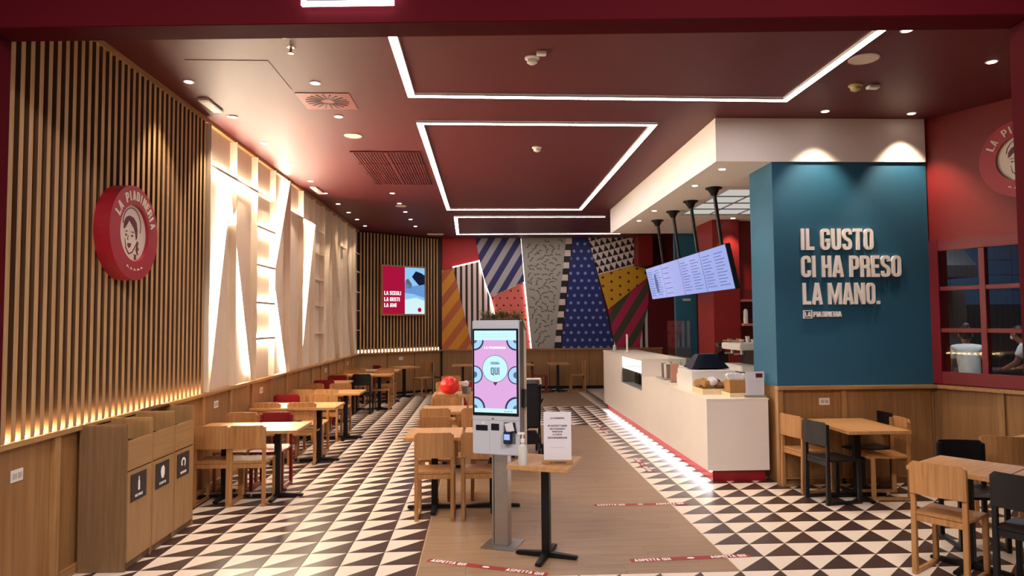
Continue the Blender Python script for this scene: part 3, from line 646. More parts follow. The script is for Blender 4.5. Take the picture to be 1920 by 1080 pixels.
# ---- round logo signs
def logo_sign(O, U, V, label, r=.40, depth=.13):
    """O centre on the wall, U to the reader's right, V up"""
    N = Vector(U).normalized().cross(Vector(V)); O = Vector(O); e = empty('logo_sign', label, 'sign', O, group='round logo signs')
    red = mat('sign_red', srgb(158, 20, 38), .45, var=.03); wht = mat('sign_cream', srgb(222, 208, 192), .6, var=.02); mar = mat('sign_maroon', srgb(96, 14, 28), .5)
    C = lambda rad, n=48: [(rad*math.cos(2*math.pi*i/n), rad*math.sin(2*math.pi*i/n)) for i in range(n)]
    rim = C(r); inn = C(r*.60); nn = 48; U_, V_ = Vector(U).normalized(), Vector(V)
    vs = [O+U_*a+V_*c for a, c in rim]+[O+U_*a+V_*c+N*depth for a, c in rim]+[O+U_*a+V_*c+N*depth for a, c in inn]+[O+U_*a+V_*c+N*(depth-.03) for a, c in inn]
    fs = [[i, (i+1) % nn, nn+(i+1) % nn, nn+i] for i in range(nn)]+[[nn+i, nn+(i+1) % nn, 2*nn+(i+1) % nn, 2*nn+i] for i in range(nn)]+[[2*nn+i, 2*nn+(i+1) % nn, 3*nn+(i+1) % nn, 3*nn+i] for i in range(nn)]
    link('ring', B().add(vs, fs).mesh('ring', red), e)
    link('medallion', B().poly(C(r*.60), O+N*(depth-.04), U_, V_, .012).mesh('medallion', wht), e)
    F = O+N*(depth-.028)
    def ply(nm, pts, m, t=.004, s=r/.40*1.12): link(nm, B().poly([(a*s, c*s) for a, c in pts], F, U_, V_, t).mesh(nm, m), e)
    # headscarf outline, hair, features, bow: seen three quarter, looking left
    arc = [(.135*math.cos(t), .06+.135*math.sin(t)) for t in [R(a) for a in range(-20, 200, 20)]]; arc2 = [(a*.95, .06+(c-.06)*.95) for a, c in arc]
    ply('scarf_line', arc+arc2[::-1], mar, .003)
    ply('hair', [(-.12, .02), (-.115, .07), (-.085, .11), (-.04, .128), (.02, .12), (.065, .085), (.08, .03), (.075, -.03), (.06, -.045), (.052, .0), (.03, .04), (-.02, .075), (-.04, .095), (-.07, .06), (-.1, .03)], mar, .004)
    ply('eyebrow', [(-.11, .0), (-.08, .012), (-.06, .004), (-.08, .004)], mar); ply('eyebrow', [(-.03, .006), (.01, .014), (.035, .0), (.01, .006)], mar)
    ply('eye', [(-.1, -.022), (-.085, -.014), (-.068, -.022), (-.085, -.03)], mar); ply('eye', [(-.015, -.02), (.003, -.012), (.022, -.02), (.003, -.03)], mar)
    ply('nose', [(-.055, -.02), (-.066, -.055), (-.05, -.058), (-.059, -.052)], mar)
    ply('mouth', [(-.065, -.085), (-.045, -.079), (-.03, -.082), (-.01, -.078), (-.022, -.108), (-.042, -.116), (-.058, -.105)], mar)
    ply('jaw_line', [(-.1, -.05), (-.085, -.115), (-.045, -.155), (.005, -.14), (.05, -.09), (.075, -.06), (.07, -.075), (.05, -.1), (.005, -.15), (-.047, -.165), (-.09, -.12)], mar)
    ply('braid', [(.08, -.05), (.1, -.07), (.085, -.09), (.105, -.11), (.085, -.135), (.1, -.16), (.075, -.15), (.06, -.12), (.07, -.1), (.06, -.08)], mar)
    ply('bow', [(.03, -.155), (.05, -.165), (.07, -.155), (.06, -.178), (.072, -.2), (.05, -.19), (.032, -.2), (.042, -.178)], mar)
    s = 'LA PIADINERIA'; n = len(s)
    for i, ch in enumerate(s):
        if ch == ' ': continue
        a = R(152 - (i-.22*s[:i].count('I')-(.15 if ch == 'I' else 0))*(152-16)/(n-1.45)); rr = r*.69
        me = text_me(ch, r*(.04 if ch == 'I' else .12), r*.20, .006, .02)
        c_ = Vector((math.cos(a), math.sin(a))); u_ = U_*c_.y - V_*c_.x; v_ = U_*c_.x + V_*c_.y
        me.transform(frame(O+N*depth+v_*rr-u_*r*(.02 if ch == 'I' else .06), u_, v_)); me.materials.append(wht); link('letter', me, e)
    for k in range(5):
        a = R(-112+k*11); c_ = Vector((math.cos(a), math.sin(a))); u_ = -U_*c_.y + V_*c_.x; v_ = -(U_*c_.x + V_*c_.y)
        link('tagline_stroke', B().poly([(-.018, 0), (-.005, .022), (.016, .008), (.02, .0), (0, .008)], O+N*depth+(U_*c_.x+V_*c_.y)*r*.8, u_, v_, .003).mesh('tagline_stroke', wht), e)
    return e
logo_sign((WX, 5.92, 2.63), (0, 1, 0), (0, 0, 1), 'thick round red logo sign with woman\'s face on the left slatted wall')
ld = Vector((AD.x, AD.y, 0)); lo = Vector((A0.x, A0.y, 0)) + ld*1.05 + Vector((AN.x, AN.y, 0))*.001 + Vector((0, 0, 3.5))
logo_sign(lo, ld, (0, 0, 1), 'round red logo sign high on right wall above kitchen window', r=.40, depth=.1)

# ---- kitchen behind the window
kw = struct('wall_kitchen', B().box(5.9, 11, 12.4, 12.6, 0, CZ).mesh('wall_kitchen', KBL))
for j in range(7):
    for i in range(6):
        link('wall_tile', bx(6.9+i*.6+.004, 6.9+(i+1)*.6-.004, 12.385, 12.4, 2.1+j*.28+.004, 2.1+(j+1)*.28-.004).mesh('wall_tile', KBL), kw)
for i in range(4): link('steel_panel', bx(6.9+i*.9+.004, 7.8+i*.9-.004, 12.385, 12.4, .1, 2.095).mesh('steel_panel', mat('panel_dark', srgb(60, 58, 62), .4, .3)), kw)
struct('wall_kitchen_right', bx(10.6, 10.8, 4, 12.4, 0, CZ).mesh('wall_kitchen_right', mat('kitchen_dark', srgb(46, 42, 46), .5)))
o = link('extractor_hood', B().add([(7.2, 11.2, 2.75), (8.35, 11.2, 2.75), (8.35, 12.38, 2.75), (7.2, 12.38, 2.75), (7.2, 11.6, 3.3), (8.2, 11.6, 3.3), (8.2, 12.38, 3.3), (7.2, 12.38, 3.3)], [(0, 3, 2, 1), (4, 5, 6, 7), (0, 1, 5, 4), (1, 2, 6, 5), (2, 3, 7, 6), (3, 0, 4, 7)]).box(7.2, 8.35, 11.2, 12.38, 2.55, 2.749).mesh('extractor_hood', mat('hood_dark', srgb(58, 56, 60), .4, .5)))
rebase(o, (7.8, 11.8, 2.55)); tag(o, 'dark extractor hood in kitchen behind the upper left panes', 'hood')
fr_ = empty('steel_fridge', 'tall steel fridge in kitchen behind the middle left pane', 'fridge', (8.05, 12, 0))
link('cabinet', bx(7.7, 8.6, 11.85, 12.38, .08, 2.35).mesh('cabinet', KST, .006), fr_); link('door', bx(7.71, 8.59, 11.82, 11.849, .1, 2.3).mesh('door', KST, .004), fr_); link('handle', B().cyl((7.78, 11.78, 1.1), (7.78, 11.78, 1.6), .012).box(7.77, 7.79, 11.78, 11.82, 1.1, 1.12).box(7.77, 7.79, 11.78, 11.82, 1.58, 1.6).mesh('handle', STEEL), fr_)
for k in range(4): link('foot', B().cyl((7.75+.8*(k % 2), 11.9+.4*(k//2), 0), (7.75+.8*(k % 2), 11.9+.4*(k//2), .08), .02).mesh('foot', BLK), fr_)
kc = empty('steel_worktable', 'dark steel worktable in front of the kitchen staff', 'worktable', (7.6, 10.9, 0))
link('worktop', bx(6.3, 9.9, 10.75, 11.35, .98, 1.02).mesh('worktop', KST, .003), kc)
for x in (6.35, 8.0, 9.8):
    for y in (10.8, 11.3): link('leg', B().cyl((x, y, 0), (x, y, .98), .02).mesh('leg', STEEL), kc)
link('shelf', bx(6.34, 9.84, 10.8, 11.3, .3, .32).mesh('shelf', KST), kc)
o = link('white_tray', B().box(7.05, 7.42, 10.8, 11.1, 1.02, 1.03).box(7.05, 7.42, 10.8, 10.81, 1.03, 1.06).box(7.05, 7.42, 11.09, 11.1, 1.03, 1.06).box(7.05, 7.06, 10.81, 11.09, 1.03, 1.06).box(7.41, 7.42, 10.81, 11.09, 1.03, 1.06).mesh('white_tray', WPL)); rebase(o, (7.2, 10.95, 1.02)); tag(o, 'white tray on steel worktable left of the kitchen worker', 'tray')
for i, x in enumerate((6.75, 6.9)):
    o = link('steel_pot', B().lathe([(.05, 0), (.055, .14), (.05, .14), (.045, .01)], (x, 11.0, 1.02)).mesh('steel_pot', STEEL, smooth=True)); rebase(o, (x, 11, 1.02)); tag(o, ['leftmost small steel pot on the kitchen worktable', 'second small steel pot, nearer the white tray'][i], 'pot')
kl = empty('kitchen_lamp', 'cool tube lamp on the kitchen ceiling', 'lamp', (7.9, 10.3, CZ)); link('lamp_body', bx(7.2, 8.6, 10.2, 10.4, CZ-.08, CZ).mesh('lamp_body', WPL), kl)
a_ = area('tube_light', 7.9, 10.3, CZ-.1, 1.4, .2, 48, (.80, .90, 1)); a_.parent = kl; a_.location = (0, 0, -.1)

# people in the kitchen
def skin(name, pts, edges, m, parent, root=0, sub=2):
    me = bpy.data.meshes.new(name); me.from_pydata([p[:3] for p in pts], edges, [])
    o = bpy.data.objects.new(name, me); col.objects.link(o); me.materials.append(m)
    o.modifiers.new('s', 'SKIN'); sv = me.skin_vertices[0].data
    for i, p in enumerate(pts): sv[i].radius = (p[3], p[4] if len(p) > 4 else p[3]); sv[i].use_root = (i == root)
    ss = o.modifiers.new('d', 'SUBSURF'); ss.levels = sub; ss.render_levels = sub
    dg = bpy.context.evaluated_depsgraph_get(); dg.update(); m2 = bpy.data.meshes.new_from_object(o.evaluated_get(dg)); bpy.data.objects.remove(o)
    for p in m2.polygons: p.use_smooth = True
    if not m2.materials: m2.materials.append(m)
    return link(name, m2, parent, world=False)
def worker(loc, rz, label, sc=1.0, cap=True):
    """standing figure leaning forward over a table, faces +Y locally"""
    e = empty('person', label, 'person', loc, rz); e.scale = (sc, sc, sc)
    trouser = mat('trousers_dark', srgb(36, 34, 40), .8)
    P = [(0, -.08, .95, .11, .075), (0, -.035, 1.12, .12, .08), (0, .08, 1.32, .16, .105), (0, .17, 1.43, .12, .08), (0, .235, 1.49, .05), (0, .27, 1.53, .05),      # 0-5 pelvis..neck
         (0, .31, 1.58, .078, .085), (0, .33, 1.66, .085, .095), (0, .325, 1.73, .06, .065),                                                          # 6-8 head
         (.17, .15, 1.42, .065), (.22, .22, 1.20, .046), (.2, .40, 1.09, .036), (.17, .47, 1.07, .028),                                            # 9-12 right arm
         (-.17, .15, 1.42, .065), (-.24, .20, 1.20, .046), (-.2, .40, 1.09, .036), (-.17, .47, 1.07, .028),
         (.09, -.08, .86, .095), (.1, -.03, .5, .065), (.1, -.06, .09, .045), (.1, .08, .03, .035), (-.09, -.08, .86, .095), (-.1, -.03, .5, .065), (-.1, -.06, .09, .045), (-.1, .08, .03, .035)]
    E_ = [(0, 1), (1, 2), (2, 3), (3, 4), (4, 5), (5, 6), (6, 7), (7, 8), (3, 9), (9, 10), (10, 11), (11, 12), (3, 13), (13, 14), (14, 15), (15, 16), (0, 17), (17, 18), (18, 19), (19, 20), (0, 21), (21, 22), (22, 23), (23, 24)]
    skin('body', P, E_, SKIN, e)
    S = [(0, -.075, .85, .165, .160), (0, -.07, .96, .160, .150), (0, -.03, 1.12, .158, .12), (0, .075, 1.32, .178, .125), (0, .155, 1.42, .14, .10), (0, .215, 1.472, .066), (.175, .14, 1.42, .084), (.215, .195, 1.27, .068), (-.175, .14, 1.42, .084), (-.225, .185, 1.27, .068)]
    skin('shirt', S, [(0, 1), (1, 2), (2, 3), (3, 4), (4, 5), (4, 6), (6, 7), (4, 8), (8, 9)], SHIRT, e)
    skin('trousers', [(0, -.075, .97, .145, .135), (.09, -.085, .80, .11), (.1, -.03, .5, .082), (.1, -.06, .1, .065), (-.09, -.085, .80, .11), (-.1, -.03, .5, .082), (-.1, -.06, .1, .065)], [(0, 1), (1, 2), (2, 3), (0, 4), (4, 5), (5, 6)], trouser, e)
    ell = lambda cx, cy, cz, rx, rz_: B().lathe([(rx*math.sin(math.pi*i/9)+.0005, -rz_*math.cos(math.pi*i/9)) for i in range(10)], (cx, cy, cz), 18)
    link('hair', ell(0, .300, 1.70, .098, .092).mesh('hair', HAIR, smooth=True), e, world=False); link('hair_back', ell(0, .262, 1.655, .078, .085).mesh('hair_back', HAIR, smooth=True), e, world=False)
    if cap: link('hair_bun', ell(0, .215, 1.80, .045, .04).mesh('hair_bun', mat('hair_band', srgb(120, 84, 84), .7), smooth=True), e, world=False)
    for s in (-1, 1):
        link('ear', B().lathe([(.006, -.03), (.014, -.015), (.016, 0), (.013, .02), (.004, .03)], (s*.088, .31, 1.64), 8).mesh('ear', SKIN, smooth=True), e, world=False)
        link('eye', B().lathe([(.003, -.009), (.009, 0), (.003, .009)], (s*.032, .412, 1.655), 8).mesh('eye', HAIR), e, world=False)
        for q in range(4):
            x = s*(.145+q*.018); L_ = (.062, .072, .068, .052)[q]
            link('finger', B().cyl((x, .49, 1.07), (x-s*.002, .49+L_*.55, 1.065), .009, 8).cyl((x-s*.002, .49+L_*.55, 1.065), (x-s*.004, .49+L_, 1.045), .008, 8, .006).mesh('finger', SKIN), e, world=False)
        link('thumb', B().cyl((s*.145, .465, 1.068), (s*.12, .50, 1.055), .011, 8, .009).mesh('thumb', SKIN), e, world=False)
    link('nose', B().lathe([(.012, -.02), (.014, -.012), (.005, .02)], (0, .425, 1.625), 8).mesh('nose', SKIN, smooth=True), e, world=False)
    link('face_mask', B().lathe([(.028, -.03), (.045, -.015), (.045, .012), (.03, .022)], (0, .385, 1.59), 12).mesh('face_mask', WPL, smooth=True), e, world=False)
    return e
worker((7.36, 10.12, 0), R(-30), 'person in white t-shirt bending over worktable, seen from behind through window', .97)
worker((8.62, 10.3, 0), R(20), 'person in white shirt at the right edge of the kitchen window', .97, False)

# ================================================================== COUNTER
cn = empty('service_counter', 'long white service counter with red plinth and glowing foot light', 'counter', (2.95, 11.2, 0))
X0, Y0, Y1, YS = 2.58, 7.86, 14.6, 11.05
link('body', B().box(X0, 3.30, Y0, YS, .13, .93).box(X0, 3.3, YS, YS+.03, .13, 1.20).box(X0, X0+.03, YS+.03, 12.75, .13, .72).box(X0, X0+.03, 12.75, Y1, .13, 1.2).box(X0, 3.3, Y1-.03, Y1, .13, 1.2).box(3.2, 3.3, YS+.03, Y1-.03, .13, 1.2).box(X0+.03, 3.2, YS+.03, Y1-.03, .6, .62).mesh('body', COUN), cn)
link('countertop', bx(X0-.004, 3.31, Y0-.004, YS-.001, .93, .95).mesh('countertop', COUT, .003), cn)
link('high_countertop', bx(X0-.004, 3.31, YS, Y1+.004, 1.2, 1.235).mesh('high_countertop', COUT, .003), cn)
link('plinth', bx(X0+.07, 3.27, Y0+.05, Y1-.05, 0, .129).mesh('plinth', PLR), cn)
link('light_strip', bx(X0+.045, X0+.065, Y0+.06, Y1-.1, .105, .125).mesh('light_strip', PLED), cn)
link('upstand', B().box(2.98, 3.02, 9.5, YS-.001, .951, 1.17).box(2.72, 3.3, 8.85, 9.5, .951, 1.2).mesh('upstand', WPL, .002), cn)
link('glass_front', bx(X0+.004, X0+.012, YS+.035, 12.745, .725, 1.195).mesh('glass_front', GLS), cn)
link('showcase_shelf', bx(X0+.05, 3.18, YS+.05, 12.99, .97, .98).mesh('showcase_shelf', mat('shelf_glass', srgb(190, 205, 200), .2)), cn)
link('showcase_light', bx(X0+.04, 3.18, 13.0, 13.02, .985, 1.19).mesh('showcase_light', SHW), cn)
link('showcase_end', bx(X0+.04, 3.18, 13.0, 13.02, .625, .98).mesh('showcase_end', mat('shelf_glass', srgb(190, 205, 200), .2)), cn)
link('showcase_lamp', bx(X0+.1, 3.1, 11.2, 12.7, 1.185, 1.195).mesh('showcase_lamp', SHW), cn)
link('showcase_floor', bx(X0+.035, 3.19, YS+.04, 12.72, .70, .72).mesh('showcase_floor', WPL), cn)
for i in range(6):
    y = 11.25+i*.24
    o = link('bottle', B().lathe([(.03, 0), (.032, .02), (.032, .13), (.014, .17), (.014, .2)], (2.8, y, .72)).mesh('bottle', BLK, smooth=True)); rebase(o, (2.8, y, .72))
    tag(o, 'dark bottle inside the lit showcase, ' + ['nearest the viewer', 'second from the near end', 'third from the near end', 'third from the far end', 'second from the far end', 'farthest back'][i], 'bottle', 'bottles in the lit showcase')
# things on the counter
def lathe_thing(nm, prof, x, y, z, m, label, cat, grp=None, n=16):
    o = link(nm, B().lathe(prof, (x, y, z), n).mesh(nm, m, smooth=True)); rebase(o, (x, y, z)); return tag(o, label, cat, grp)
STW = mat('straw_white', srgb(226, 216, 206), .5); CLR = mat('acrylic', srgb(196, 184, 172), .15, trans=.5)
cp = empty('straw_holder', 'clear holder of straws and cutlery on counter by the high section', 'holder', (2.85, 10.35, .95))
link('tray', bx(2.76, 2.94, 10.35, 10.85, .95, .975).mesh('tray', CLR, .003), cp)
for i in range(3): link('cup', B().lathe([(.028, 0), (.034, .21), (.031, .21), (.026, .01)], (2.85, 10.45+i*.15, .975), 14).mesh('cup', (KST, STW, KST)[i], smooth=True), cp)
br = empty('brochure_stand', 'slim pink leaflet stand with clear holder on the counter', 'stand', (2.82, 10.0, .95))
link('back_plate', bx(2.76, 2.88, 10.0, 10.015, .95, 1.22).mesh('back_plate', mat('leaflet_pink', srgb(206, 148, 122), .5), .002), br); link('foot', bx(2.75, 2.9, 9.94, 10.06, .95, .962).mesh('foot', CLR), br)
mh = empty('menu_holder', 'dark red folded menus in upright rack on counter', 'rack', (2.84, 9.7, .95))
link('rack', B().box(2.79, 2.80, 9.6, 9.8, .95, 1.1).box(2.89, 2.90, 9.6, 9.8, .95, 1.1).box(2.79, 2.9, 9.6, 9.8, .95, .96).mesh('rack', WPL), mh)
for i in range(3): link('menu', bx(2.805+i*.028, 2.825+i*.028, 9.62, 9.78, .96, 1.16-.02*i).mesh('menu', CHR if i < 2 else PAPER), mh)
# packet tray
tr = empty('snack_tray', 'cream tray filled with wrapped snack packets on counter', 'tray', (2.83, 8.5, .95))
link('tray_base', B().box(2.68, 2.97, 8.3, 8.72, .95, .96).box(2.68, 2.69, 8.3, 8.72, .96, 1.02).box(2.96, 2.97, 8.3, 8.72, .96, 1.02).box(2.69, 2.96, 8.3, 8.31, .96, 1.02).box(2.69, 2.96, 8.71, 8.72, .96, 1.02).mesh('tray_base', mat('tray_cream', srgb(226, 204, 160), .5)), tr)
rr = random.Random(5)
for i in range(9):
    M = Matrix.Translation((2.74+.085*(i % 3), 8.38+.13*(i//3), 1.04+rr.uniform(0, .07))) @ Matrix.Rotation(rr.uniform(-1, 1), 4, 'Z') @ Matrix.Rotation(rr.uniform(-.6, .6), 4, 'X')
    o = link('snack_packet', B().box(-.05, .05, -.05, .05, -.035, .04, M).mesh('snack_packet', [KRAFT, PAPER, mat('packet_brown', srgb(110, 70, 34), .5)][i % 3], .012)); rebase(o, M.to_translation())
    tag(o, ('brown', 'white', 'dark brown')[i % 3]+' wrapped snack packet, '+('nearest', 'middle', 'farthest')[i//3]+' of three in '+('left', 'middle', 'right')[i % 3]+' line of cream tray', 'packet', 'snack packets in the cream tray')
tr2 = empty('cutlery_tray', 'cream tray with paper bag on counter near its front corner', 'tray', (3.08, 8.12, .95))
link('tray_base', B().box(2.9, 3.26, 7.98, 8.3-.005, .95, .96).box(2.9, 3.26, 7.98, 7.99, .96, 1.0).box(2.9, 2.91, 7.99, 8.29, .96, 1.0).box(3.25, 3.26, 7.99, 8.29, .96, 1.0).mesh('tray_base', MATS['tray_cream']), tr2)
pb = empty('paper_bag', 'brown paper bag with white sachets standing in cream tray', 'bag', (3.03, 8.14, .96))
link('bag', B().add([(2.93, 8.05, .961), (3.12, 8.05, .961), (3.12, 8.22, .961), (2.93, 8.22, .961), (2.92, 8.04, 1.15), (3.13, 8.05, 1.14), (3.14, 8.23, 1.16), (2.92, 8.23, 1.14)], [(0, 3, 2, 1), (0, 1, 5, 4), (1, 2, 6, 5), (2, 3, 7, 6), (3, 0, 4, 7), (4, 5, 6, 7)]).mesh('bag', KRAFT, .006), pb)
for i in range(5):
    M = Matrix.Translation((2.95+.04*i, 8.13+.02*(i % 2), 1.17)) @ Matrix.Rotation(-.6+.3*i, 4, 'Y'); link('sachet', B().box(-.02, .02, -.03, .03, -.03, .05, M).mesh('sachet', PAPER, .004), pb)
wbx = empty('wooden_box', 'small open wooden box at the pillar end of counter', 'box', (3.2, 8.5, .95))
link('box_base', bx(3.06, 3.27, 8.34, 8.7, .95, .965).mesh('box_base', OAK), wbx)
for a in ((3.06, 3.07, 8.34, 8.7), (3.26, 3.27, 8.34, 8.7), (3.07, 3.26, 8.34, 8.35), (3.07, 3.26, 8.69, 8.7)): link('side', bx(*a, .965, 1.08).mesh('side', OAK), wbx)
def sheet_sign(x, y, rz, wd, ht, z, label, lines, logo=None, base=OAKX, head=None):
    e = empty('sheet_sign', label, 'sign', (x, y, z), rz); M = Matrix.Translation((x, y, z)) @ Matrix.Rotation(rz, 4, 'Z')
    link('base', B().box(-wd*.55, wd*.55, -.035, .035, 0, .028, M).mesh('base', base, .003), e)
    link('sheet', B().box(-wd/2, wd/2, -.003, .003, .0281, ht, M).mesh('sheet', PAPER), e)
    U = M.to_3x3() @ Vector((1, 0, 0))
    for t, w_, h_, zz in lines: lettering(t, M @ Vector((-w_/2, -.0035, zz)), U, (0, 0, 1), w_, h_, .001, INK, e, .01)
    if logo: lettering(logo, M @ Vector((-wd*.3, -.036, .008)), U, (0, 0, 1), wd*.6, .012, .001, INK, e, .02)
    if head: link('header_band', B().box(wd*.05, wd*.42, -.006, -.0035, ht-.07, ht-.02, M).mesh('header_band', head), e)
    return e
def rules(n, w_, z1, dz): return [('- - - - - - - - - - - - - -', w_, .004, z1-i*dz) for i in range(n)]
sheet_sign(3.19, 7.96, 0, .22, .30, .95, 'white notice sheet with dark red header on the counter corner', rules(12, .15, .2, .013), head=DRED, base=CLR)
# bottles on the high counter
lathe_thing('dispenser_bottle', [(.035, 0), (.035, .1), (.012, .12), (.012, .15), (.004, .15), (.004, .19)], 2.75, 14.2, 1.235, BTL, 'small pump bottle at far end of the high counter', 'bottle')
lathe_thing('candle_stick', [(.05, 0), (.05, .02), (.02, .03), (.02, .36), (.001, .36)], 2.8, 13.2, 1.235, STW, 'tall slim white column on the high counter', 'holder')
for i, (x, y) in enumerate(((3.08, 10.6), (3.1, 10.15))):
    lathe_thing('sauce_bottle', [(.03, 0), (.03, .2), (.012, .24), (.03, .26), (.03, .29), (.001, .29)], x, y, .95, BTL, ['white topped bottle behind upstand, left of pair', 'white topped bottle behind upstand, right of pair'][i], 'bottle', 'white topped bottles behind the upstand')
tp = empty('water_tap', 'steel swan neck tap behind the counter upstand', 'tap', (3.15, 9.7, .95))
link('spout', B().tube([(3.15, 9.7, .95), (3.15, 9.7, 1.27), (3.15, 9.62, 1.3), (3.1, 9.5, 1.28)], .014).mesh('spout', STEEL), tp); link('lever', B().tube([(3.15, 9.7, 1.2), (3.22, 9.72, 1.25)], .008).mesh('lever', STEEL), tp)
# cash registers, dark monitors seen from behind
e = empty('till_monitor', 'large dark hood shaped till screen on white box behind the snack tray', 'monitor', (3.02, 9.2, 1.2))
link('screen_hood', B().add([(2.77, 9.0, 1.215), (3.28, 9.0, 1.215), (3.28, 9.42, 1.215), (2.77, 9.42, 1.215), (2.90, 9.12, 1.40), (3.14, 9.12, 1.40), (3.14, 9.3, 1.40), (2.90, 9.3, 1.40)], [(0, 3, 2, 1), (4, 5, 6, 7), (0, 1, 5, 4), (1, 2, 6, 5), (2, 3, 7, 6), (3, 0, 4, 7)]).mesh('screen_hood', KBLK, .01), e)
link('foot', bx(2.9, 3.15, 9.1, 9.32, 1.2, 1.214).mesh('foot', BLK), e); link('top_edge', bx(2.93, 3.11, 9.13, 9.15, 1.401, 1.41).mesh('top_edge', STEEL), e)
# glass guard on the upstand
gp = empty('glass_guard', 'clear upright glass guard over the counter upstand', 'glass guard', (3.0, 10.4, 1.17))
link('pane', bx(2.996, 3.004, 9.75, YS-.05, 1.172, 1.85).mesh('pane', GLS), gp)
for y in (9.9, 10.85): link('clip', bx(2.985, 3.015, y-.02, y+.02, 1.17, 1.2).mesh('clip', STEEL), gp)
# back counter, coffee machine, partition with shelves
bk = empty('back_counter', 'work counter behind the till with pale top and oak front', 'counter', (3.95, 10.6, 0))
link('cabinet', bx(3.75, 4.6, 8.9, 11.7, .02, 1.03).mesh('cabinet', OAK), bk); link('top', bx(3.72, 4.62, 8.88, 11.75, 1.03, 1.06).mesh('top', COUT, .003), bk)
cm = empty('coffee_machine', 'white and chrome espresso machine with cups stacked on top', 'coffee machine', (4.1, 10.5, 1.06))
link('base', bx(3.85, 4.5, 10.1, 10.9, 1.08, 1.17).mesh('base', WPL, .01), cm); link('body', bx(4.12, 4.5, 10.15, 10.85, 1.17, 1.42).mesh('body', mat('machine_dark', srgb(40, 28, 28), .4), .008), cm)
link('head', bx(3.84, 4.5, 10.1, 10.9, 1.4, 1.5).mesh('head', WPL, .012), cm)
for k in range(4): link('foot', B().cyl((3.9+.55*(k % 2), 10.15+.7*(k//2), 1.06), (3.9+.55*(k % 2), 10.15+.7*(k//2), 1.08), .02).mesh('foot', BLK), cm)
for y in (10.3, 10.7): link('brew_group', B().cyl((3.95, y, 1.4), (3.95, y, 1.33), .035).cyl((3.95, y, 1.345), (3.82, y, 1.335), .012).mesh('brew_group', STEEL), cm)
link('cup_rail', B().tube([(3.86, 10.12, 1.53), (3.86, 10.88, 1.53), (4.46, 10.88, 1.53)], .007).mesh('cup_rail', STEEL), cm)
gr = random.Random(2)
for i, (x, y, m_, lb_c) in enumerate(((3.92, 10.75, KRAFT, 'brown cup at left front corner of the espresso machine top'), (4.05, 10.72, KRAFT, 'second brown cup from left on the espresso machine top'), (4.15, 10.6, STW, 'tall white cup in middle of the espresso machine top'),
    (4.0, 10.45, KRAFT, 'brown cup beside the tall white cup on espresso machine'), (4.12, 10.3, STW, 'white cup at the pillar end of the espresso machine top'), (3.93, 10.28, STW, 'white cup at right front corner of the espresso machine top'))):
    hh = .1 if i == 2 else .06
    o = link('cup', B().lathe([(.024, 0), (.036, hh), (.032, hh), (.022, .006)], (x, y, 1.5), 14).mesh('cup', m_, smooth=True)); rebase(o, (x, y, 1.5)); tag(o, lb_c, 'cup', 'cups on the espresso machine')
gd = empty('coffee_grinder', 'dark coffee grinder left of the espresso machine', 'grinder', (3.95, 11.25, 1.06))
link('body', bx(3.86, 4.04, 11.15, 11.35, 1.06, 1.32).mesh('body', BLK, .01), gd); link('hopper', B().lathe([(.05, 0), (.09, .14), (.09, .16), (.001, .17)], (3.95, 11.25, 1.32)).mesh('hopper', mat('smoked_plastic', srgb(50, 30, 28), .2), smooth=True), gd); link('spout', B().cyl((3.86, 11.25, 1.24), (3.8, 11.25, 1.2), .02).mesh('spout', STEEL), gd)
struct('wall_partition', B().box(4.14, 4.62, 12.1, 13.0, 0, SZ-.001).box(4.62, 5.9, 12.3, 12.6, 0, SZ-.001).mesh('wall_partition', REDW))
sh = empty('wall_shelf_unit', 'dark red open shelf unit with pale shelf edges by the blue pillar', 'shelf', (4.8, 12.1, 1.2))
link('back_panel', bx(4.64, 5.7, 12.27, 12.3, 1.06, 2.4).mesh('back_panel', DRED), sh)
for z in (1.75, 2.18): link('shelf', bx(4.64, 5.7, 12.0, 12.27, z, z+.04).mesh('shelf', mat('shelf_rose', srgb(190, 110, 96), .5)), sh)
lathe_thing('white_carton', [(.04, 0), (.04, .22), (.02, .26), (.001, .26)], 4.72, 12.12, 1.79, WPL, 'white bottle on the lower red shelf by blue pillar', 'bottle')
struct('wall_blue_rear', bx(4.02, 4.46, 14.1, 14.2, 0, SZ-.001).mesh('wall_blue_rear', BLUE))
bg_ = WM  # rear blue column carries a tiny wordmark
rl = empty('shop_logo', 'tiny white wordmark on the far blue column', 'logo', (4.25, 14.1, 2.28)); lettering('PIADINERIA', (4.17, 14.099, 2.26), (1, 0, 0), (0, 0, 1), .17, .045, .006, LETW, rl, .03)

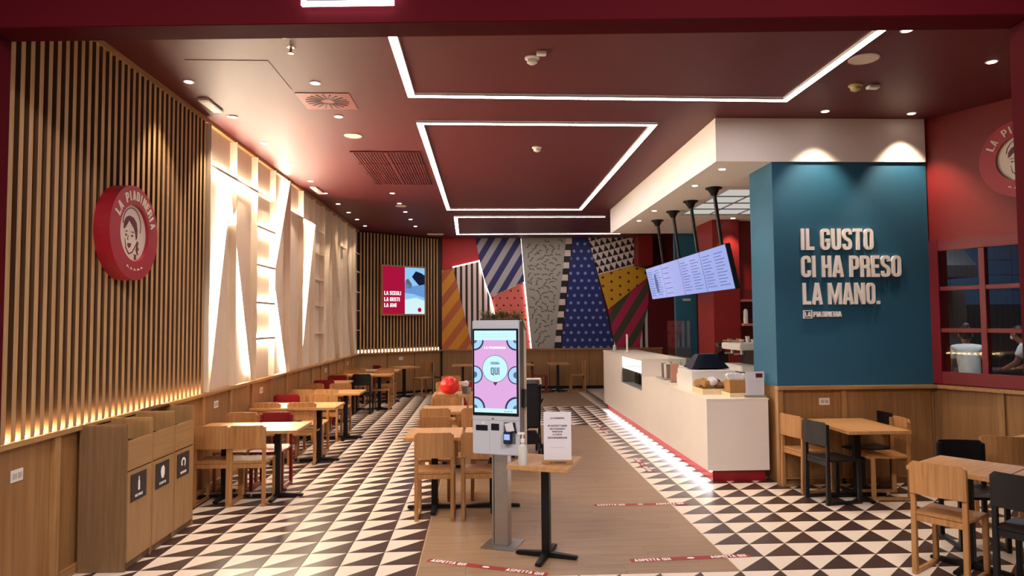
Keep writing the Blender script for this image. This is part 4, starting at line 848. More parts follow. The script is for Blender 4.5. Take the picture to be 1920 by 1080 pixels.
# ---- hanging menu displays
import itertools
scr_top = Vector((3.10, 0, 2.83)); scr_bot = Vector((3.225, 0, 2.25)); sv_ = (scr_top-scr_bot); SHh = sv_.length; V_ = sv_.normalized(); U_ = Vector((0, -1, 0))
N_ = U_.cross(V_)
def menu_mat():
    m = bpy.data.materials.new('menu_screen'); m.use_nodes = True; t = m.node_tree; b_ = t.nodes['Principled BSDF']
    b_.inputs['Base Color'].default_value = (.02, .02, .03, 1); b_.inputs['Roughness'].default_value = .15
    b_.inputs['Emission Color'].default_value = srgb(140, 158, 216); b_.inputs['Emission Strength'].default_value = .85
    return m
MSC = menu_mat(); MTX = emit('menu_text', srgb(84, 92, 150), .8)
for i, (y0, y1) in enumerate(((8.60, 9.655), (9.665, 10.72), (10.73, 11.785), (11.795, 12.85))):
    yc = (y0+y1)/2; lab = ['nearest of four hanging menu displays over the counter', 'second nearest of four hanging menu displays over the counter', 'third nearest of four hanging menu displays, with a pale photo', 'farthest of four hanging menu displays, with dark figure'][i]
    e = empty('menu_display', lab, 'display', (3.2, yc, 2.5), group='hanging menu displays')
    O = Vector((scr_bot.x, y1, scr_bot.z)); fM = frame(O, U_, V_)   # local x towards viewer, y up, z towards customers or back
    sg_ = -1 if N_.x > 0 else 1
    W_ = y1-y0
    def fb(x0, x1, a0, a1, d0, d1, m, nm, bev=0):
        l, h_ = sorted((d0*sg_, d1*sg_)); return link(nm, B().box(x0, x1, a0, a1, l, h_, fM).mesh(nm, m, bev), e)
    fb(0, W_, 0, SHh, -.07, -.004, BLK, 'case', .004); fb(.006, W_-.006, .008, SHh-.008, -.003, .0, MSC, 'screen')
    for k in range(11):
        if i == 2 and k % 2: continue
        ww = [.34, .26, .38, .3][(k+i) % 4]; fb(.06, .06+ww, .5-k*.043, .508-k*.043, .0005, .0015, MTX, 'text_line')
        if i != 2: fb(.56, .56+ww, .5-k*.043, .508-k*.043, .0005, .0015, MTX, 'text_line')
    if i == 3: link('printed_figure', B().poly([(.5, .1), (.62, .12), (.66, .3), (.6, .46), (.5, .44), (.46, .25)], fM @ Vector((0, 0, .001*sg_)), U_, V_, .001*sg_).mesh('printed_figure', emit('figure_tone', srgb(104, 110, 150), .8)), e)
    py = (9.16, 10.2, 11.16, 12.17)[i]
    link('pole', B().cyl((3.17, py, SZ-.05), (3.31, py, 2.45), .026).mesh('pole', BLK, smooth=True), e)
    link('ceiling_cup', B().cyl((3.165, py, SZ), (3.165, py, SZ-.02), .11, 20).cyl((3.165, py, SZ-.02), (3.17, py, SZ-.11), .085, 20, .035).mesh('ceiling_cup', BLK, smooth=True), e)
    link('mount_plate', B().box(3.19, 3.31, py-.1, py+.1, 2.42, 2.6).mesh('mount_plate', BLK), e)

# ================================================================== TV on rear slatted wall
tv = empty('wall_screen', 'oak framed advert screen on the rear slatted wall', 'screen', dM @ Vector((1.27, 2.0, 0)))
s0, s1, z0, z1 = .60, 1.98, 2.03, 3.33
for a in ((s0, s1, z0, z0+.04), (s0, s1, z1-.04, z1), (s0, s0+.04, z0+.04, z1-.04), (s1-.04, s1, z0+.04, z1-.04)): link('frame_bar', B().box(a[0], a[1], a[2], a[3], .001, .09, dM).mesh('frame_bar', OAKX, .003), tv)
sm = (s0+s1)/2+.03
link('screen_left', B().box(s0+.04, sm, z0+.04, z1-.04, .03, .06, dM).mesh('screen_left', emit('screen_crimson', srgb(152, 16, 52), .95)), tv, label='crimson half with white words')
link('screen_right', B().box(sm, s1-.04, z0+.04, z1-.04, .03, .06, dM).mesh('screen_right', emit('screen_sky', srgb(126, 176, 216), 1.0)), tv, label='pale blue photo half')
su, O_ = (dd.x, dd.y, 0), lambda x, z: dM @ Vector((x, z, .061))
for t, w_, z in (('LA SCEGLI', .50, 2.56), ('LA GUSTI', .46, 2.40), ('LA AMI', .36, 2.25)): lettering(t, O_(s0+.1, z), su, (0, 0, 1), w_, .1, .001, emit('screen_white', (1, .95, .95), 1.0) if t == 'LA SCEGLI' else MATS['screen_white'], tv, .03)
def sp(pts, c, nm='image_shape', e_=.9): link(nm, B().poly(pts, dM @ Vector((0, 0, .0605)), Vector((dd.x, dd.y, 0)), Vector((0, 0, 1)), .001).mesh(nm, emit('img', srgb(*c), e_)), tv)
sp([(sm, 2.9), (sm+.2, 2.8), (s1-.04, 2.86), (s1-.04, 2.5), (sm+.25, 2.6), (sm, 2.62)], (96, 140, 196)); sp([(sm, 2.08), (s1-.042, 2.08), (s1-.042, 2.42), (sm+.35, 2.5), (sm, 2.45)], (196, 224, 228))
sp([(sm+.22, 3.05), (sm+.34, 3.2), (sm+.5, 3.16), (s1-.042, 3.1), (s1-.042, 2.86), (sm+.45, 2.82), (sm+.28, 2.98)], (20, 24, 46)); sp([(sm+.04, 2.75), (sm+.2, 2.72), (sm+.22, 2.85), (sm+.1, 3.0), (sm+.02, 2.95)], (84, 92, 110))
link('image_ring', B().poly([(1.78+.06*math.cos(t*.5236), 2.18+.06*math.sin(t*.5236)) for t in range(12)], dM @ Vector((0, 0, .062)), Vector((dd.x, dd.y, 0)), Vector((0, 0, 1)), .001).mesh('image_ring', MATS['screen_crimson']), tv)

# ================================================================== FURNITURE
def rrect_back(b, wd, z0, z1, y, t, bow, rad, n=12):
    """curved plywood panel with rounded upper corners; bows away at the middle"""
    top, bot, = [], []
    for side in (0, 1):
        for i in range(n+1):
            x = -wd/2+wd*i/n; q = abs(x)-(wd/2-rad); zt = z1-(rad-math.sqrt(max(0, rad*rad-q*q)) if q > 0 else 0)
            yy = y-bow*(1-(2*x/wd)**2)+side*t
            top.append((x, yy, zt)); bot.append((x, yy, z0))
    m = n+1; vs = top+bot; T0, T1, B0, B1 = 0, m, 2*m, 3*m; fs = []
    for i in range(n):
        fs += [(T0+i, T0+i+1, B0+i+1, B0+i), (T1+i+1, T1+i, B1+i, B1+i+1), (T0+i+1, T0+i, T1+i, T1+i+1), (B0+i, B0+i+1, B1+i+1, B1+i)]
    fs += [(T0, B0, B1, T1), (T0+n, T1+n, B1+n, B0+n)]
    return b.add(vs, fs)
def make_chair(m, tag_):
    e = empty('dining_chair', '-', 'chair', (0, 0, 0))
    b = B(); n = 10
    top = []; bot = []
    for j in range(n+1):
        y = -.19+.40*j/n; z = .455-.012*math.sin(math.pi*min(1, j/n*1.05))-(.022*((j/n-.8)/.2)**2 if j/n > .8 else 0)
        for x in (-.185, .185): top.append((x, y, z)); bot.append((x, y, z-.022))
    vs = top+bot; q = len(top); fs = []
    for j in range(n):
        a = 2*j; fs += [(a, a+1, a+3, a+2), (q+a+2, q+a+3, q+a+1, q+a), (a, a+2, q+a+2, q+a), (a+3, a+1, q+a+1, q+a+3)]
    fs += [(0, q, q+1, 1), (2*n, 2*n+1, q+2*n+1, q+2*n)]
    link('seat', b.add(vs, fs).mesh('seat', m, .003), e, world=False)
    link('backrest', rrect_back(B(), .372, .585, .82, -.205, .016, .022, .03).mesh('backrest', m, .002), e, world=False)
    for s in (-1, 1):
        x = s*.168
        link('leg', B().add([(x-.017, -.21, .03), (x+.017, -.21, .03), (x+.017, -.165, .03), (x-.017, -.165, .03), (x-.017, -.19, .8), (x+.017, -.19, .8), (x+.017, -.165, .8), (x-.017, -.165, .8)], [(0, 3, 2, 1), (4, 5, 6, 7), (0, 1, 5, 4), (1, 2, 6, 5), (2, 3, 7, 6), (3, 0, 4, 7)]).mesh('leg', m, .004), e, world=False)
        link('leg', bx(x-.017, x+.017, .155, .195, .03, .43).mesh('leg', m, .004), e, world=False)
        link('floor_runner', bx(x-.017, x+.017, -.21, .195, .0, .03).mesh('floor_runner', m, .004), e, world=False)
    link('seat_rail', bx(-.151, .151, -.19, -.165, .385, .43).mesh('seat_rail', m, .002), e, world=False)
    return e
def make_table(wx, wy, m=TBT, feet=.27):
    e = empty('cafe_table', '-', 'table', (0, 0, 0))
    link('tabletop', bx(-wx/2, wx/2, -wy/2, wy/2, .718, .75).mesh('tabletop', m, .003), e, world=False)
    link('mounting_plate', bx(-.14, .14, -.14, .14, .706, .718).mesh('mounting_plate', BLK), e, world=False)
    link('column', bx(-.032, .032, -.032, .032, .03, .706).mesh('column', BLK, .004), e, world=False)
    for k in range(4):
        M = Matrix.Rotation(k*math.pi/2, 4, 'Z')
        link('base_arm', B().add([M @ Vector(v) for v in ((0, -.028, .008), (feet, -.024, .008), (feet, .024, .008), (0, .028, .008), (0, -.028, .045), (feet, -.022, .03), (feet, .022, .03), (0, .028, .045))], [(0, 3, 2, 1), (4, 5, 6, 7), (0, 1, 5, 4), (1, 2, 6, 5), (2, 3, 7, 6), (3, 0, 4, 7)]).cyl(M @ Vector((feet-.03, 0, 0)), M @ Vector((feet-.03, 0, .009)), .014, 10).mesh('base_arm', BLK, .003), e, world=False)
    return e
proto = {'wood': make_chair(CHW, 'w'), 'red': make_chair(CHR, 'r'), 'black': make_chair(CHK, 'b')}; used = {k: False for k in proto}
NM = {'wood': 'oak plywood', 'red': 'dark red', 'black': 'black'}
def chair(kind, x, y, deg, label, grp):
    place(proto[kind], used[kind], (x, y, 0), R(deg), NM[kind]+' dining chair '+label, grp, 'chair'); used[kind] = True
tb = make_table(.555, .64); tused = [False]
def table(x, y, deg, label, grp, t=tb, u=tused):
    place(t, u[0], (x, y, 0), R(deg), label, grp, 'table'); u[0] = True
GL, GC, GR = 'tables along the left wall', 'tables in the centre row', 'tables on the right side'
HL, HC, HR, HB = 'chairs along the left wall', 'chairs in the centre row', 'chairs on the right side', 'chairs at the back wall'
orde = ['nearest the bins', 'second from the bins', 'third from the bins', 'fourth from the bins', 'fifth from the bins', 'last before the rear wall']
for i, y in enumerate((7.57, 9.46, 11.25, 13.1, 14.9, 16.25)):
    table(-2.76, y, 0, 'square oak cafe table against left wall, '+orde[i], GL)
    if i != 3: table(-2.20, y, 0, 'square oak cafe table on aisle side of left row, '+orde[i], GL)
# chair origin is .2 m in front of its back
def row(y, a, kinds, nm):
    for (k, x, face) in kinds:
        if face > 0: chair(k, x, y-.39+.2, 0, ('wall side' if x < -2.6 else 'aisle side')+', back to viewer, table '+nm, HL)
        else: chair(k, x, y+.64-.2, 180, ('wall side' if x < -2.6 else 'aisle side')+', facing viewer, table '+nm, HL)
row(7.57, 0, [('wood', -2.76, 1), ('wood', -2.40, 1), ('wood', -2.80, -1), ('red', -2.40, -1)], orde[0])
row(9.58, 0, [('wood', -2.83, 1), ('wood', -2.37, 1), ('red', -2.85, -1), ('wood', -2.42, -1)], orde[1])
row(11.34, 0, [('wood', -2.83, 1), ('wood', -2.45, 1), ('wood', -2.90, -1), ('wood', -2.43, -1)], orde[2])
row(13.1, 0, [('red', -2.88, 1), ('red', -2.85, -1)], orde[3])
row(14.48, 0, [('wood', -2.9, 1), ('black', -2.44, 1), ('wood', -2.85, -1), ('wood', -2.15, -1)], orde[4])
row(16.3, 0, [('wood', -2.85, 1), ('wood', -2.2, 1)], orde[5])
co = ['behind the kiosk, nearest', 'second from the kiosk', 'third from the kiosk, holding the balloon', 'farthest of the centre row']
for i, y in enumerate((6.99, 8.88, 10.72, 12.6)):
    table(-.48, y, 0, 'square oak cafe table left half of pair, '+co[i], GC); table(.10, y, 0, 'square oak cafe table right half of pair, '+co[i], GC)
cn_ = ['first', 'second', 'third', 'fourth']
for i, y in enumerate((6.54, 8.37, 9.95)):
    chair('wood', (-.455, -.57, -.51)[i], y+.2, 0, 'back to viewer, left at the '+cn_[i]+' centre table', HC); chair('wood', (-.02, -.07, -.03)[i], y+.2, 0, 'back to viewer, right at the '+cn_[i]+' centre table', HC)
for i, y in enumerate((7.62, 9.50, 11.4)):
    chair('wood', -.52, y-.2, 180, 'facing the viewer, left at the '+cn_[i]+' centre table', HC); chair('wood', .06, y-.2, 180, 'facing the viewer, right at the '+cn_[i]+' centre table', HC)
chair('wood', -.62, 12.25, 0, 'back to viewer, left at the fourth centre table', HC); chair('red', -.14, 12.25, 0, 'back to viewer, right at the fourth centre table', HC)
chair('wood', -.6, 13.15, 180, 'facing the viewer, left at the fourth centre table', HC)
# back wall tables
table(-1.95, 17.35, 39, 'square oak cafe table under the advert screen', 'tables at the back wall'); table(-.5, 17.9, 0, 'oak table left under the patterned wall', 'tables at the back wall')
table(1.05, 17.9, 0, 'oak table right of kiosk under the squiggle board', 'tables at the back wall'); table(2.0, 18.2, 0, 'oak table under the blue dotted board', 'tables at the back wall')
chair('red', -2.4, 17.0, -51, 'seen from the side left of the table under the advert screen', HB); chair('wood', -1.5, 17.75, 129, 'right of the table under the advert screen', HB)
chair('black', -1.08, 17.9, -90, 'left of the table under the patterned wall', HB); chair('black', -.05, 17.95, 90, 'right of the table under the patterned wall', HB)
chair('red', 1.5, 18.05, -90, 'left of the table under the blue dotted board', HB); chair('wood', 2.5, 18.1, 90, 'right of the table under the blue dotted board', HB)
chair('wood', .7, 17.45, 0, 'at the back table just right of the kiosk', HB)
# right side
t2 = make_table(.64, .90, feet=.3); place(t2, False, (3.92, 7.12, 0), 0, 'longer oak cafe table in front of the blue wall', GR, 'table')
chair('wood', 3.56, 7.47, -78, 'against the counter end, left of the table at the blue wall', HR); chair('black', 3.6, 7.0, -80, 'left near side of the table at the blue wall', HR)
chair('wood', 4.2, 7.12, 84, 'right near side of the table at the blue wall', HR); chair('black', 4.27, 7.55, 98, 'right far side of the table at the blue wall', HR)
t3 = make_table(.60, .62)
ra = -55; u_ = Vector((math.cos(R(ra)), math.sin(R(ra)))); v_ = Vector((-u_.y, u_.x)); P0 = Vector((3.21, 5.13))
ca_ = P0+u_*.3+v_*.3; cb_ = P0+u_*.905+v_*.3
t3u = [False]
table(ca_.x, ca_.y, ra, 'angled oak cafe table in right foreground, left of joined pair', GR, t3, t3u); table(cb_.x, cb_.y, ra, 'angled oak cafe table in right foreground, right of joined pair', GR, t3, t3u)
q_ = Vector((3.24, 4.83))+v_*.2; chair('wood', q_.x, q_.y, ra, 'right foreground, back to the viewer at the angled tables', HR)
q_ = Vector((3.56, 4.43))+v_*.2; chair('black', q_.x, q_.y, ra-4, 'cut by the right picture edge at the angled tables', HR)
q_ = Vector((4.07, 5.76)); chair('black', q_.x-.04, q_.y-.2, 168, 'on the far side of the angled tables', HR)
table(5.12, 6.02, -60, 'oak cafe table by the right wall, behind the angled pair', GR, t3, t3u)
chair('wood', 4.68, 6.08, -28, 'at the table by the right wall, seen from behind', HR)
# table beside the kiosk
t4 = make_table(.485, .51, TBT, .25); place(t4, False, (.50, 5.505, 0), R(-20.7), 'small oak table beside the order kiosk holding the notice', 'tables in the centre row', 'table')
sheet_sign(.585, 5.40, R(-4), .215, .40, .75, 'white notice sheet in wooden base on the small table by kiosk',
           [('LA PIADINERIA', .11, .012, .345), ('SI ACCETTANO', .15, .014, .285), ('SOLO PAGAMENTI', .12, .012, .262), ('PRESSO', .08, .012, .24), ('IL CASSA', .07, .012, .218), ('RACCOMANDIAMO', .15, .014, .192), ('- - - - - - - - - -', .11, .005, .12)], 'LA PIADINERIA')
sb = empty('sanitizer_bottle', 'white pump sanitizer bottle at left edge of the kiosk table', 'bottle', (.31, 5.36, .75))
link('bottle_body', B().lathe([(.033, 0), (.036, .01), (.036, .13), (.03, .15), (.013, .16), (.013, .175)], (.31, 5.36, .75)).mesh('bottle_body', BTL, smooth=True), sb)
link('pump', B().cyl((.31, 5.36, .925), (.31, 5.36, .95), .017).cyl((.31, 5.36, .95), (.31, 5.36, .985), .006).box(.27, .325, 5.35, 5.37, .985, 1.0).mesh('pump', WPL), sb)

# ================================================================== KIOSK
kr = R(-20.7); kM = Matrix.Translation((.165, 5.83, 0)) @ Matrix.Rotation(kr, 4, 'Z'); KU = kM.to_3x3() @ Vector((1, 0, 0))
ks = empty('order_kiosk', 'free standing self order kiosk with lit pink touch screen', 'kiosk', (.165, 5.83, 0), kr)
def kb(x0, x1, y0, y1, z0, z1, m, nm, bev=0, parent=ks, label=None): return link(nm, B().box(x0, x1, y0, y1, z0, z1, kM).mesh(nm, m, bev), parent, label=label)
kb(-.145, .145, -.155, .155, 0, .01, STEEL, 'base_plate', .002)
kb(-.06, .06, -.05, .05, .01, .764, STEEL, 'pillar', .003); kb(-.075, -.06, -.056, .0, .01, .80, STEEL, 'pillar_flange', .002); kb(-.062, -.056, -.0515, -.048, .02, .79, BLK, 'pillar_seam')
KX0, KX1, KY = -.212, .20, -.14
kb(KX0, KX1, KY, -.015, .765, 1.87, GREY, 'housing', .006)
kb(KX1+.001, KX1+.006, KY+.01, -.035, .77, 1.86, mat('kiosk_side', srgb(96, 84, 80), .4), 'side_panel'); kb(KX1-.03, KX1+.018, -.0149, .0, .77, 1.865, mat('kiosk_back_edge', srgb(206, 190, 168), .4), 'rear_edge')
kb(KX0+.006, KX1-.006, KY-.008, KY, 1.085, 1.80, KBLK, 'bezel', .003)
sx0, sx1 = KX0+.022, KX1-.022; SY = KY-.0085
kb(sx0, sx1, SY-.001, SY, 1.11, 1.785, emit('kiosk_screen_mint', srgb(186, 226, 234), .95), 'screen', label='lit touch screen')
kb(sx0, sx1, SY-.002, SY-.001, 1.145, 1.705, emit('kiosk_screen_pink', srgb(206, 158, 206), .95), 'screen_image', label='pink advert picture')
def kpoly(pts, m, nm, d=.0022): link(nm, B().poly(pts, kM @ Vector((0, SY-d, 0)), KU, Vector((0, 0, 1)), .0006).mesh(nm, m), ks)
cxk = (sx0+sx1)/2; mint = MATS['kiosk_screen_mint']; KD = emit('kiosk_dark', srgb(52, 60, 84), .8); KG = emit('kiosk_teal', srgb(84, 104, 128), .9); KBl = emit('kiosk_paleblue', srgb(160, 196, 228), .95)
kpoly([(cxk+.112*math.cos(2*math.pi*i/40), 1.47+.112*math.sin(2*math.pi*i/40)) for i in range(40)], KG, 'circle_outline', .0021)
kpoly([(cxk+.108*math.cos(2*math.pi*i/40), 1.47+.108*math.sin(2*math.pi*i/40)) for i in range(40)], mint, 'circle', .0026)
def wedge(cx, cz, r, a0, a1, m, d=.0022): kpoly([(cx, cz)]+[(cx+r*math.cos(R(a0+(a1-a0)*i/10)), cz+r*math.sin(R(a0+(a1-a0)*i/10))) for i in range(11)], m, 'food_picture', d)
for c_x, c_z, a0, a1, r in ((sx0, 1.705, -90, 0, .085), (sx1, 1.705, 180, 270, .085), (sx0, 1.145, 0, 90, .095), (sx1, 1.145, 90, 180, .10)):
    wedge(c_x, c_z, r, a0, a1, KD); wedge(c_x, c_z, r*.84, a0, a1, KBl, .0026); wedge(c_x, c_z, r*.3, a0, a1, KG, .0030)
for c_x, a0, a1, r in ((sx0, -90, 90, .075), (sx1, 90, 270, .075)):
    for z_ in (1.42,): wedge(c_x, z_, r, a0, a1, KD); wedge(c_x, z_, r*.88, a0, a1, KBl, .0026); wedge(c_x, z_, r*.35, a0, a1, KG, .0030)
kpoly([(cxk-.018, 1.362), (cxk+.022, 1.362), (cxk+.012, 1.345), (cxk+.002, 1.33), (cxk-.01, 1.345)], emit('kiosk_plum', srgb(120, 36, 84), .9), 'cursor_mark', .003)
def ktext(t, w_, h_, x, z, m, bold=.01): lettering(t, kM @ Vector((x-w_/2, SY-.0032, z)), KU, (0, 0, 1), w_, h_, .0006, m, ks, bold, 'screen_text')
KW = emit('kiosk_white', (1, .96, 1), 1.0); KT = KG
ktext('LA PIADINERIA', .19, .018, cxk, 1.635, KW, .03); ktext('ORDINA', .075, .022, cxk, 1.505, KT); ktext('QUI', .075, .062, cxk, 1.42, KT, .01)
ktext('. . . . . . . . .', .21, .008, cxk, 1.752, KD, .03); ktext('- - - - - - - - - - - - - -', .22, .005, cxk, 1.73, emit('kiosk_green', srgb(60, 120, 96), .9), .03)
ktext('- - - -', .06, .004, sx0+.06, 1.122, KD); ktext('o o o', .07, .010, sx1-.07, 1.118, KD)
kb(KX0+.03, KX0+.135, KY-.004, KY, .96, 1.005, KBLK, 'receipt_slot', .002); kb(KX0+.165, KX0+.235, KY-.004, KY, .965, 1.02, KBLK, 'scanner_window', .002)
kb(KX0+.085, KX0+.108, KY-.006, KY, 1.012, 1.032, WPL, 'indicator'); kb(-.04, -.022, KY-.003, KY, 1.055, 1.062, KBLK, 'camera_hole')
kb(KX0+.15, KX0+.151, KY-.001, KY, .79, 1.04, mat('seam_grey', srgb(120, 122, 126), .5), 'panel_seam'); kb(KX0+.004, KX1-.004, KY-.001, KY, 1.046, 1.048, MATS['seam_grey'], 'panel_seam')
kb(KX0+.275, KX1-.035, KY-.003, KY, .86, 1.035, mat('recess_grey', srgb(98, 98, 104), .5), 'card_bay')
pt = kb(KX0+.285, KX0+.35, KY-.05, KY-.004, .865, .965, mat('terminal_navy', srgb(26, 34, 66), .4), 'card_terminal', .006)
kb(KX0+.293, KX0+.342, KY-.052, KY-.05, .90, .945, emit('terminal_screen', srgb(150, 170, 230), 1.0), 'terminal_display', 0, pt)
M = kM @ Matrix.Translation((KX0+.335, KY-.03, 1.0)) @ Matrix.Rotation(R(-14), 4, 'Y'); link('card_leaflet', B().box(-.035, .035, -.004, 0, -.035, .035, M).mesh('card_leaflet', PAPER), ks)
link('leaflet_back', B().box(.036, .05, -.006, .0, -.06, .03, M).mesh('leaflet_back', BLK), ks)
kb(KX1+.007, KX1+.03, -.10, -.03, 1.15, 1.30, BLK, 'side_bracket', .004)
# plant on top
pp = empty('potted_plant', 'low green trailing plant in slim planter behind top of kiosk', 'plant', (.2, 5.95, 1.87), kr)
pM = kM
kb(-.16, .18, -.09, -.035, 1.871, 1.885, mat('planter_dark', srgb(60, 50, 44), .6), 'planter', .002, pp)
rp = random.Random(11); lb_ = B(); stem = B()
for i in range(110):
    x = rp.uniform(-.15, .17); base = Vector((x, -.06, 1.885)); tip = base+Vector((rp.uniform(-.05, .05), rp.uniform(-.03, .03), rp.uniform(.015, .075))); stem.cyl(kM @ base, kM @ tip, .0016, 5)
    for q in range(4):
        c = base.lerp(tip, .4+.2*q); a = rp.uniform(0, 6.28); l_ = rp.uniform(.018, .032); d1 = Vector((math.cos(a), math.sin(a), rp.uniform(-.2, .5)))*l_; d2 = Vector((-math.sin(a), math.cos(a), .1))*l_*.35
        lb_.add([kM @ p for p in (c, c+d1*.5+d2, c+d1, c+d1*.5-d2)], [(0, 1, 2, 3)])
for i in range(9):
    c = Vector((.19+.004*i, -.06, 1.885-.012*i)); lb_.add([kM @ p for p in (c, c+Vector((.012, -.01, .008)), c+Vector((.02, 0, -.004)), c+Vector((.008, .01, -.006)))], [(0, 1, 2, 3)])
stem.tube([kM @ Vector(p) for p in ((.17, -.06, 1.885), (.195, -.06, 1.89), (.215, -.06, 1.83), (.22, -.06, 1.79))], .0016, 5)
link('stem', stem.mesh('stem', LEAF), pp, kind='stuff'); link('leaf', lb_.mesh('leaf', LEAF), pp, kind='stuff')

# balloon and items on the third centre table
bl = empty('balloon', 'shiny red balloon lying on the third centre table', 'balloon', (-.50, 10.55, .75))
RB = mat('balloon_red', srgb(236, 50, 44), .25, var=.05)
prof = [(.001, 0)]+[(.15*math.sin(R(a))*(1 if a < 120 else .97), .14-.14*math.cos(R(a))) for a in range(15, 180, 12)]+[(.001, .28)]
link('skin', B().lathe(prof, (-.50, 10.55, .75), 28).mesh('skin', RB, smooth=True), bl); link('knot', B().cyl((-.37, 10.52, .83), (-.335, 10.51, .82), .006, 8, .016).mesh('knot', RB), bl)
lathe_thing('water_glass', [(.03, 0), (.036, .11), (.033, .11), (.028, .008)], -.20, 10.55, .75, CLR, 'drinking glass right of the balloon', 'glass')
nh = empty('napkin_dispenser', 'napkin holder with white napkins right of the balloon', 'napkin holder', (-.26, 10.75, .75))
link('holder', bx(-.31, -.21, 10.72, 10.78, .75, .86).mesh('holder', KST, .004), nh); link('napkin', B().add([(-.3, 10.735, .861), (-.22, 10.735, .861), (-.22, 10.765, .861), (-.3, 10.765, .861), (-.32, 10.72, .93), (-.2, 10.73, .91), (-.24, 10.77, .95), (-.29, 10.775, .93)], [(0, 1, 5, 4), (1, 2, 6, 5), (2, 3, 7, 6), (3, 0, 4, 7), (4, 5, 6, 7), (0, 3, 2, 1)]).mesh('napkin', PAPER), nh)

# stroller behind the kiosk
st = empty('stroller', 'folding black stroller with pale push bar parked behind the kiosk', 'stroller', (.62, 9.65, 0))
def sl(nm, b_, m, bev=0): link(nm, b_.mesh(nm, m, bev), st)
sl('push_bar', B().tube([(.40, 9.45, 1.0), (.41, 9.42, 1.07), (.79, 9.42, 1.07), (.80, 9.45, 1.0)], .014), WPL)
sl('canopy', B().add([(.42, 9.47, .72), (.79, 9.47, .72), (.79, 9.9, .80), (.42, 9.9, .80), (.43, 9.46, 1.0), (.78, 9.46, 1.0), (.77, 9.75, 1.03), (.44, 9.75, 1.03)], [(0, 1, 5, 4), (1, 2, 6, 5), (2, 3, 7, 6), (3, 0, 4, 7), (4, 5, 6, 7), (0, 3, 2, 1)]), FAB, .02)
sl('seat_back', B().add([(.43, 9.5, .4), (.78, 9.5, .4), (.78, 9.56, .4), (.43, 9.56, .4), (.43, 9.44, .86), (.78, 9.44, .86), (.78, 9.5, .86), (.43, 9.5, .86)], [(0, 3, 2, 1), (4, 5, 6, 7), (0, 1, 5, 4), (1, 2, 6, 5), (2, 3, 7, 6), (3, 0, 4, 7)]), FAB, .01)
sl('seat', bx(.43, .78, 9.56, 9.9, .38, .44), FAB, .01)
for x in (.40, .80):
    sl('frame_tube', B().tube([(x, 9.45, 1.0), (x, 9.62, .5), (x, 10.0, .12)], .012), BLK); sl('frame_tube', B().tube([(x, 9.5, .12), (x, 9.68, .5), (x, 9.85, .62)], .011), BLK)
    sl('armrest', B().tube([(x, 9.55, .72), (x+.03*(1 if x > .6 else -1), 9.45, .80)], .012), BLK)
    for y in (9.5, 10.0):
        for dx in (-.022, .022): sl('wheel', B().cyl((x+dx-.012, y, .09), (x+dx+.012, y, .09), .09, 18), mat('rubber', srgb(24, 22, 24), .8))
        sl('hub', B().cyl((x-.036, y, .09), (x+.036, y, .09), .03, 12), STEEL)
sl('cross_bar', B().tube([(.40, 9.62, .5), (.80, 9.68, .18)], .009).tube([(.80, 9.62, .5), (.40, 9.68, .18)], .009), BLK); sl('basket', bx(.44, .77, 9.56, 9.92, .16, .3), FAB, .01)

# ================================================================== BINS
bn_ = [5.37, 5.77, 6.17]
nm_ = ['nearest the entrance', 'in the middle of the three', 'next to the first left table']
words = ['BOTTIGLIE', 'CARTA', 'INDIFFERENZIATO']
for i, y0 in enumerate(bn_):
    y1 = y0+.4
    e = empty('recycling_bin', 'oak recycling bin cabinet with black sign, '+nm_[i], 'bin', (-2.86, y0+.2, 0), group='recycling bin cabinets')
    def q(x0, x1, a0, a1, z0, z1, m, nm, bev=.002, parent=e): return link(nm, bx(x0, x1, a0, a1, z0, z1).mesh(nm, m, bev), parent)
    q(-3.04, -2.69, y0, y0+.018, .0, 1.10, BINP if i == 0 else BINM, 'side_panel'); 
    if i == 2: q(-3.04, -2.69, y1, y1+.018, .0, 1.10, BINM, 'side_panel')
    q(-3.04, -3.02, y0+.02, y1-.001, .05, 1.08, BINM, 'back_panel')
    q(-3.02, -2.71, y0+.02, y1-.001, .90, .93, mat('bin_inner', srgb(62, 44, 30), .6), 'bin_shelf'); q(-3.0, -2.72, y0+.05, y1-.03, .931, .936, BLK, 'waste_opening')
    q(-2.705, -2.688, y0+.02, y1-.001, .745, .97, BINX, 'flap_panel'); d_ = q(-2.705, -2.688, y0+.022, y1-.003, .06, .735, BINM, 'door')
    q(-2.72, -2.71, y0+.02, y1-.001, 0, .055, BINP, 'kick_board')
    s_ = q(-2.687, -2.683, y0+.065, y0+.305, .50, .705, SGN, 'sign_plate', 0)
    U = (0, 1, 0); O = lambda a, z: (-2.682, y0+a, z)
    lettering(words[i], O(.125, .525), U, (0, 0, 1), .12, .02, .001, LETW, d_, .02)
    cy_, cz_ = .185, .62
    if i == 0: sh_ = [(-.012, -.05), (.012, -.05), (.012, .015), (.005, .03), (.005, .055), (-.005, .055), (-.005, .03), (-.012, .015)]
    elif i == 1: sh_ = [(-.02, -.045), (.01, -.05), (.03, -.02), (.032, .03), (.01, .055), (-.02, .045), (-.035, .015), (-.03, -.02)]
    else: sh_ = [(.045*math.cos(R(a)), .045*math.sin(R(a))) for a in range(-60, 240, 25)]+[(.026*math.cos(R(a)), .026*math.sin(R(a))) for a in range(235, -65, -25)]
    link('pictogram', B().poly([(a, c) for a, c in sh_], (-2.683, y0+cy_, cz_), (0, 1, 0), (0, 0, 1), .002).mesh('pictogram', LETW), d_)
o = empty('tray_pile', 'dark tray lying in back on the bin ledge under the glowing slats', 'tray', (-2.96, 6.4, 1.1))
link('tray', B().box(-3.0, -2.9, 6.2, 6.57, 1.10, 1.115).mesh('tray', mat('tray_maroon', srgb(66, 22, 20), .5), .004), o)

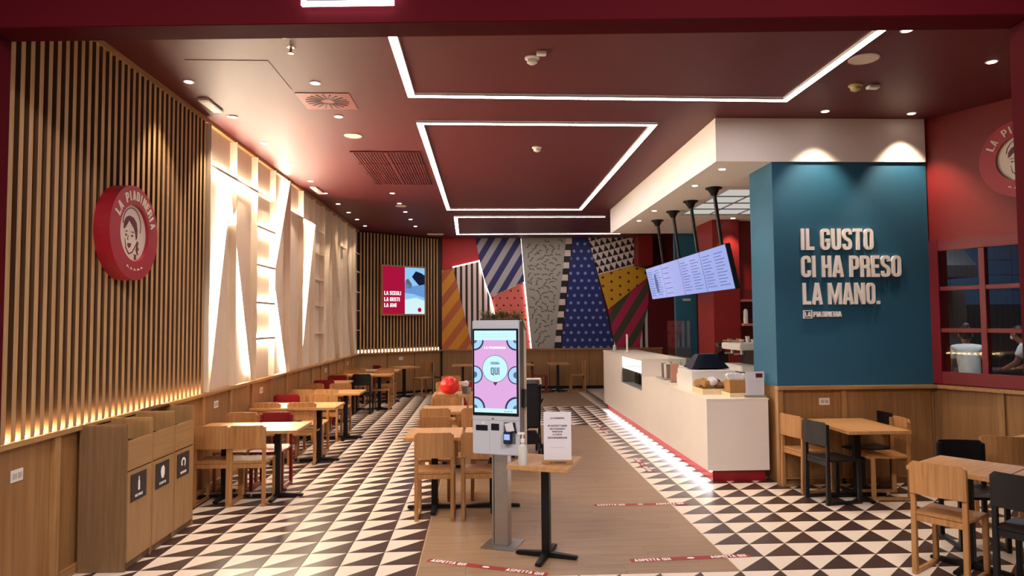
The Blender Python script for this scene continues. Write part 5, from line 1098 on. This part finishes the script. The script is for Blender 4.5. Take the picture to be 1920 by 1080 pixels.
# outlets
def outlet(M, label, wd=.12):
    e = empty('wall_socket', label, 'socket', M.to_translation(), group='white wall sockets')
    link('cover_plate', B().box(-wd/2, wd/2, -.04, .04, 0, .008, M).mesh('cover_plate', WPL, .002), e)
    for s in (-1, 1): link('socket_insert', B().box(s*.025-.019, s*.025+.019, -.018, .018, .008, .011, M).mesh('socket_insert', mat('socket_grey', srgb(190, 180, 170), .5)), e)
outlet(frame((-3.074, 4.72, .87), (0, 1, 0), (0, 0, 1)), 'white socket plate on wainscot at far left picture edge')
outlet(frame((-3.074, 8.12, .93), (0, 1, 0), (0, 0, 1)), 'white socket plate above the left table nearest the bins')
outlet(frame((-3.074, 9.75, .93), (0, 1, 0), (0, 0, 1)), 'white socket plate above the second left table')
outlet(frame((-3.074, 13.7, .93), (0, 1, 0), (0, 0, 1)), 'white socket plate above the fourth left table')
outlet(frame((-3.074, 15.9, .93), (0, 1, 0), (0, 0, 1)), 'white socket plate above the farthest left tables')
outlet(frame((3.86, 7.655, .93), (1, 0, 0), (0, 0, 1)), 'white socket plate on the wainscot below the blue wall')
outlet(dM @ Matrix.Translation((1.25, .92, -.02)), 'white socket plate below the advert screen')

# queue tapes on the floor
def tape(x0, y0, x1, y1, label, s='ASPETTA QUI'):
    d = Vector((x1-x0, y1-y0, 0)); L = d.length; a = math.atan2(d.y, d.x); M = Matrix.Translation((x0, y0, .0015)) @ Matrix.Rotation(a, 4, 'Z')
    e = empty('floor_tape', label, 'floor tape', (x0, y0, 0), group='red waiting line tapes on the floor')
    link('tape_strip', B().box(0, L, -.035, .035, 0, .001, M).mesh('tape_strip', TAPE), e)
    U = d.normalized(); Vv = Vector((-U.y, U.x, 0)); P_ = lambda t, v: M @ Vector((t, v, .001))
    lettering(s, P_(.03, -.025), U, Vv, L*.30, .05, .0006, LETW, e, .03); lettering(s, P_(L*.70-.03, -.025), U, Vv, L*.30, .05, .0006, LETW, e, .03)
    link('footprint_mark', B().poly([(L/2+.03*math.cos(t*.628), .016*math.sin(t*.628)) for t in range(10)], M @ Vector((0, 0, .001)), U, Vv, .0006).mesh('footprint_mark', LETW), e)
tape(-.43, 5.49, .47, 5.12, 'red waiting line tape in foreground left, crossing in front of kiosk')
tape(1.14, 5.37, 2.10, 5.43, 'red waiting line tape in right foreground at runner edge')
tape(1.12, 6.98, 2.06, 6.98, 'faded red waiting line tape across runner beside the counter end')
tape(2.06, 9.35, 2.06, 8.45, 'red waiting line tape on tiles along the counter, nearer one')
tape(2.06, 12.4, 2.06, 11.3, 'red waiting line tape on tiles along the counter, farther one')

# mall side: unseen area lights added to brighten the shop from the corridor
for i, x in enumerate((-1.8, 1.8)):
    area('mall_fill', x, 1.2, 4.6, 1.6, 1.2, 170, (1, .88, .84), rot=(0, 0, 0))
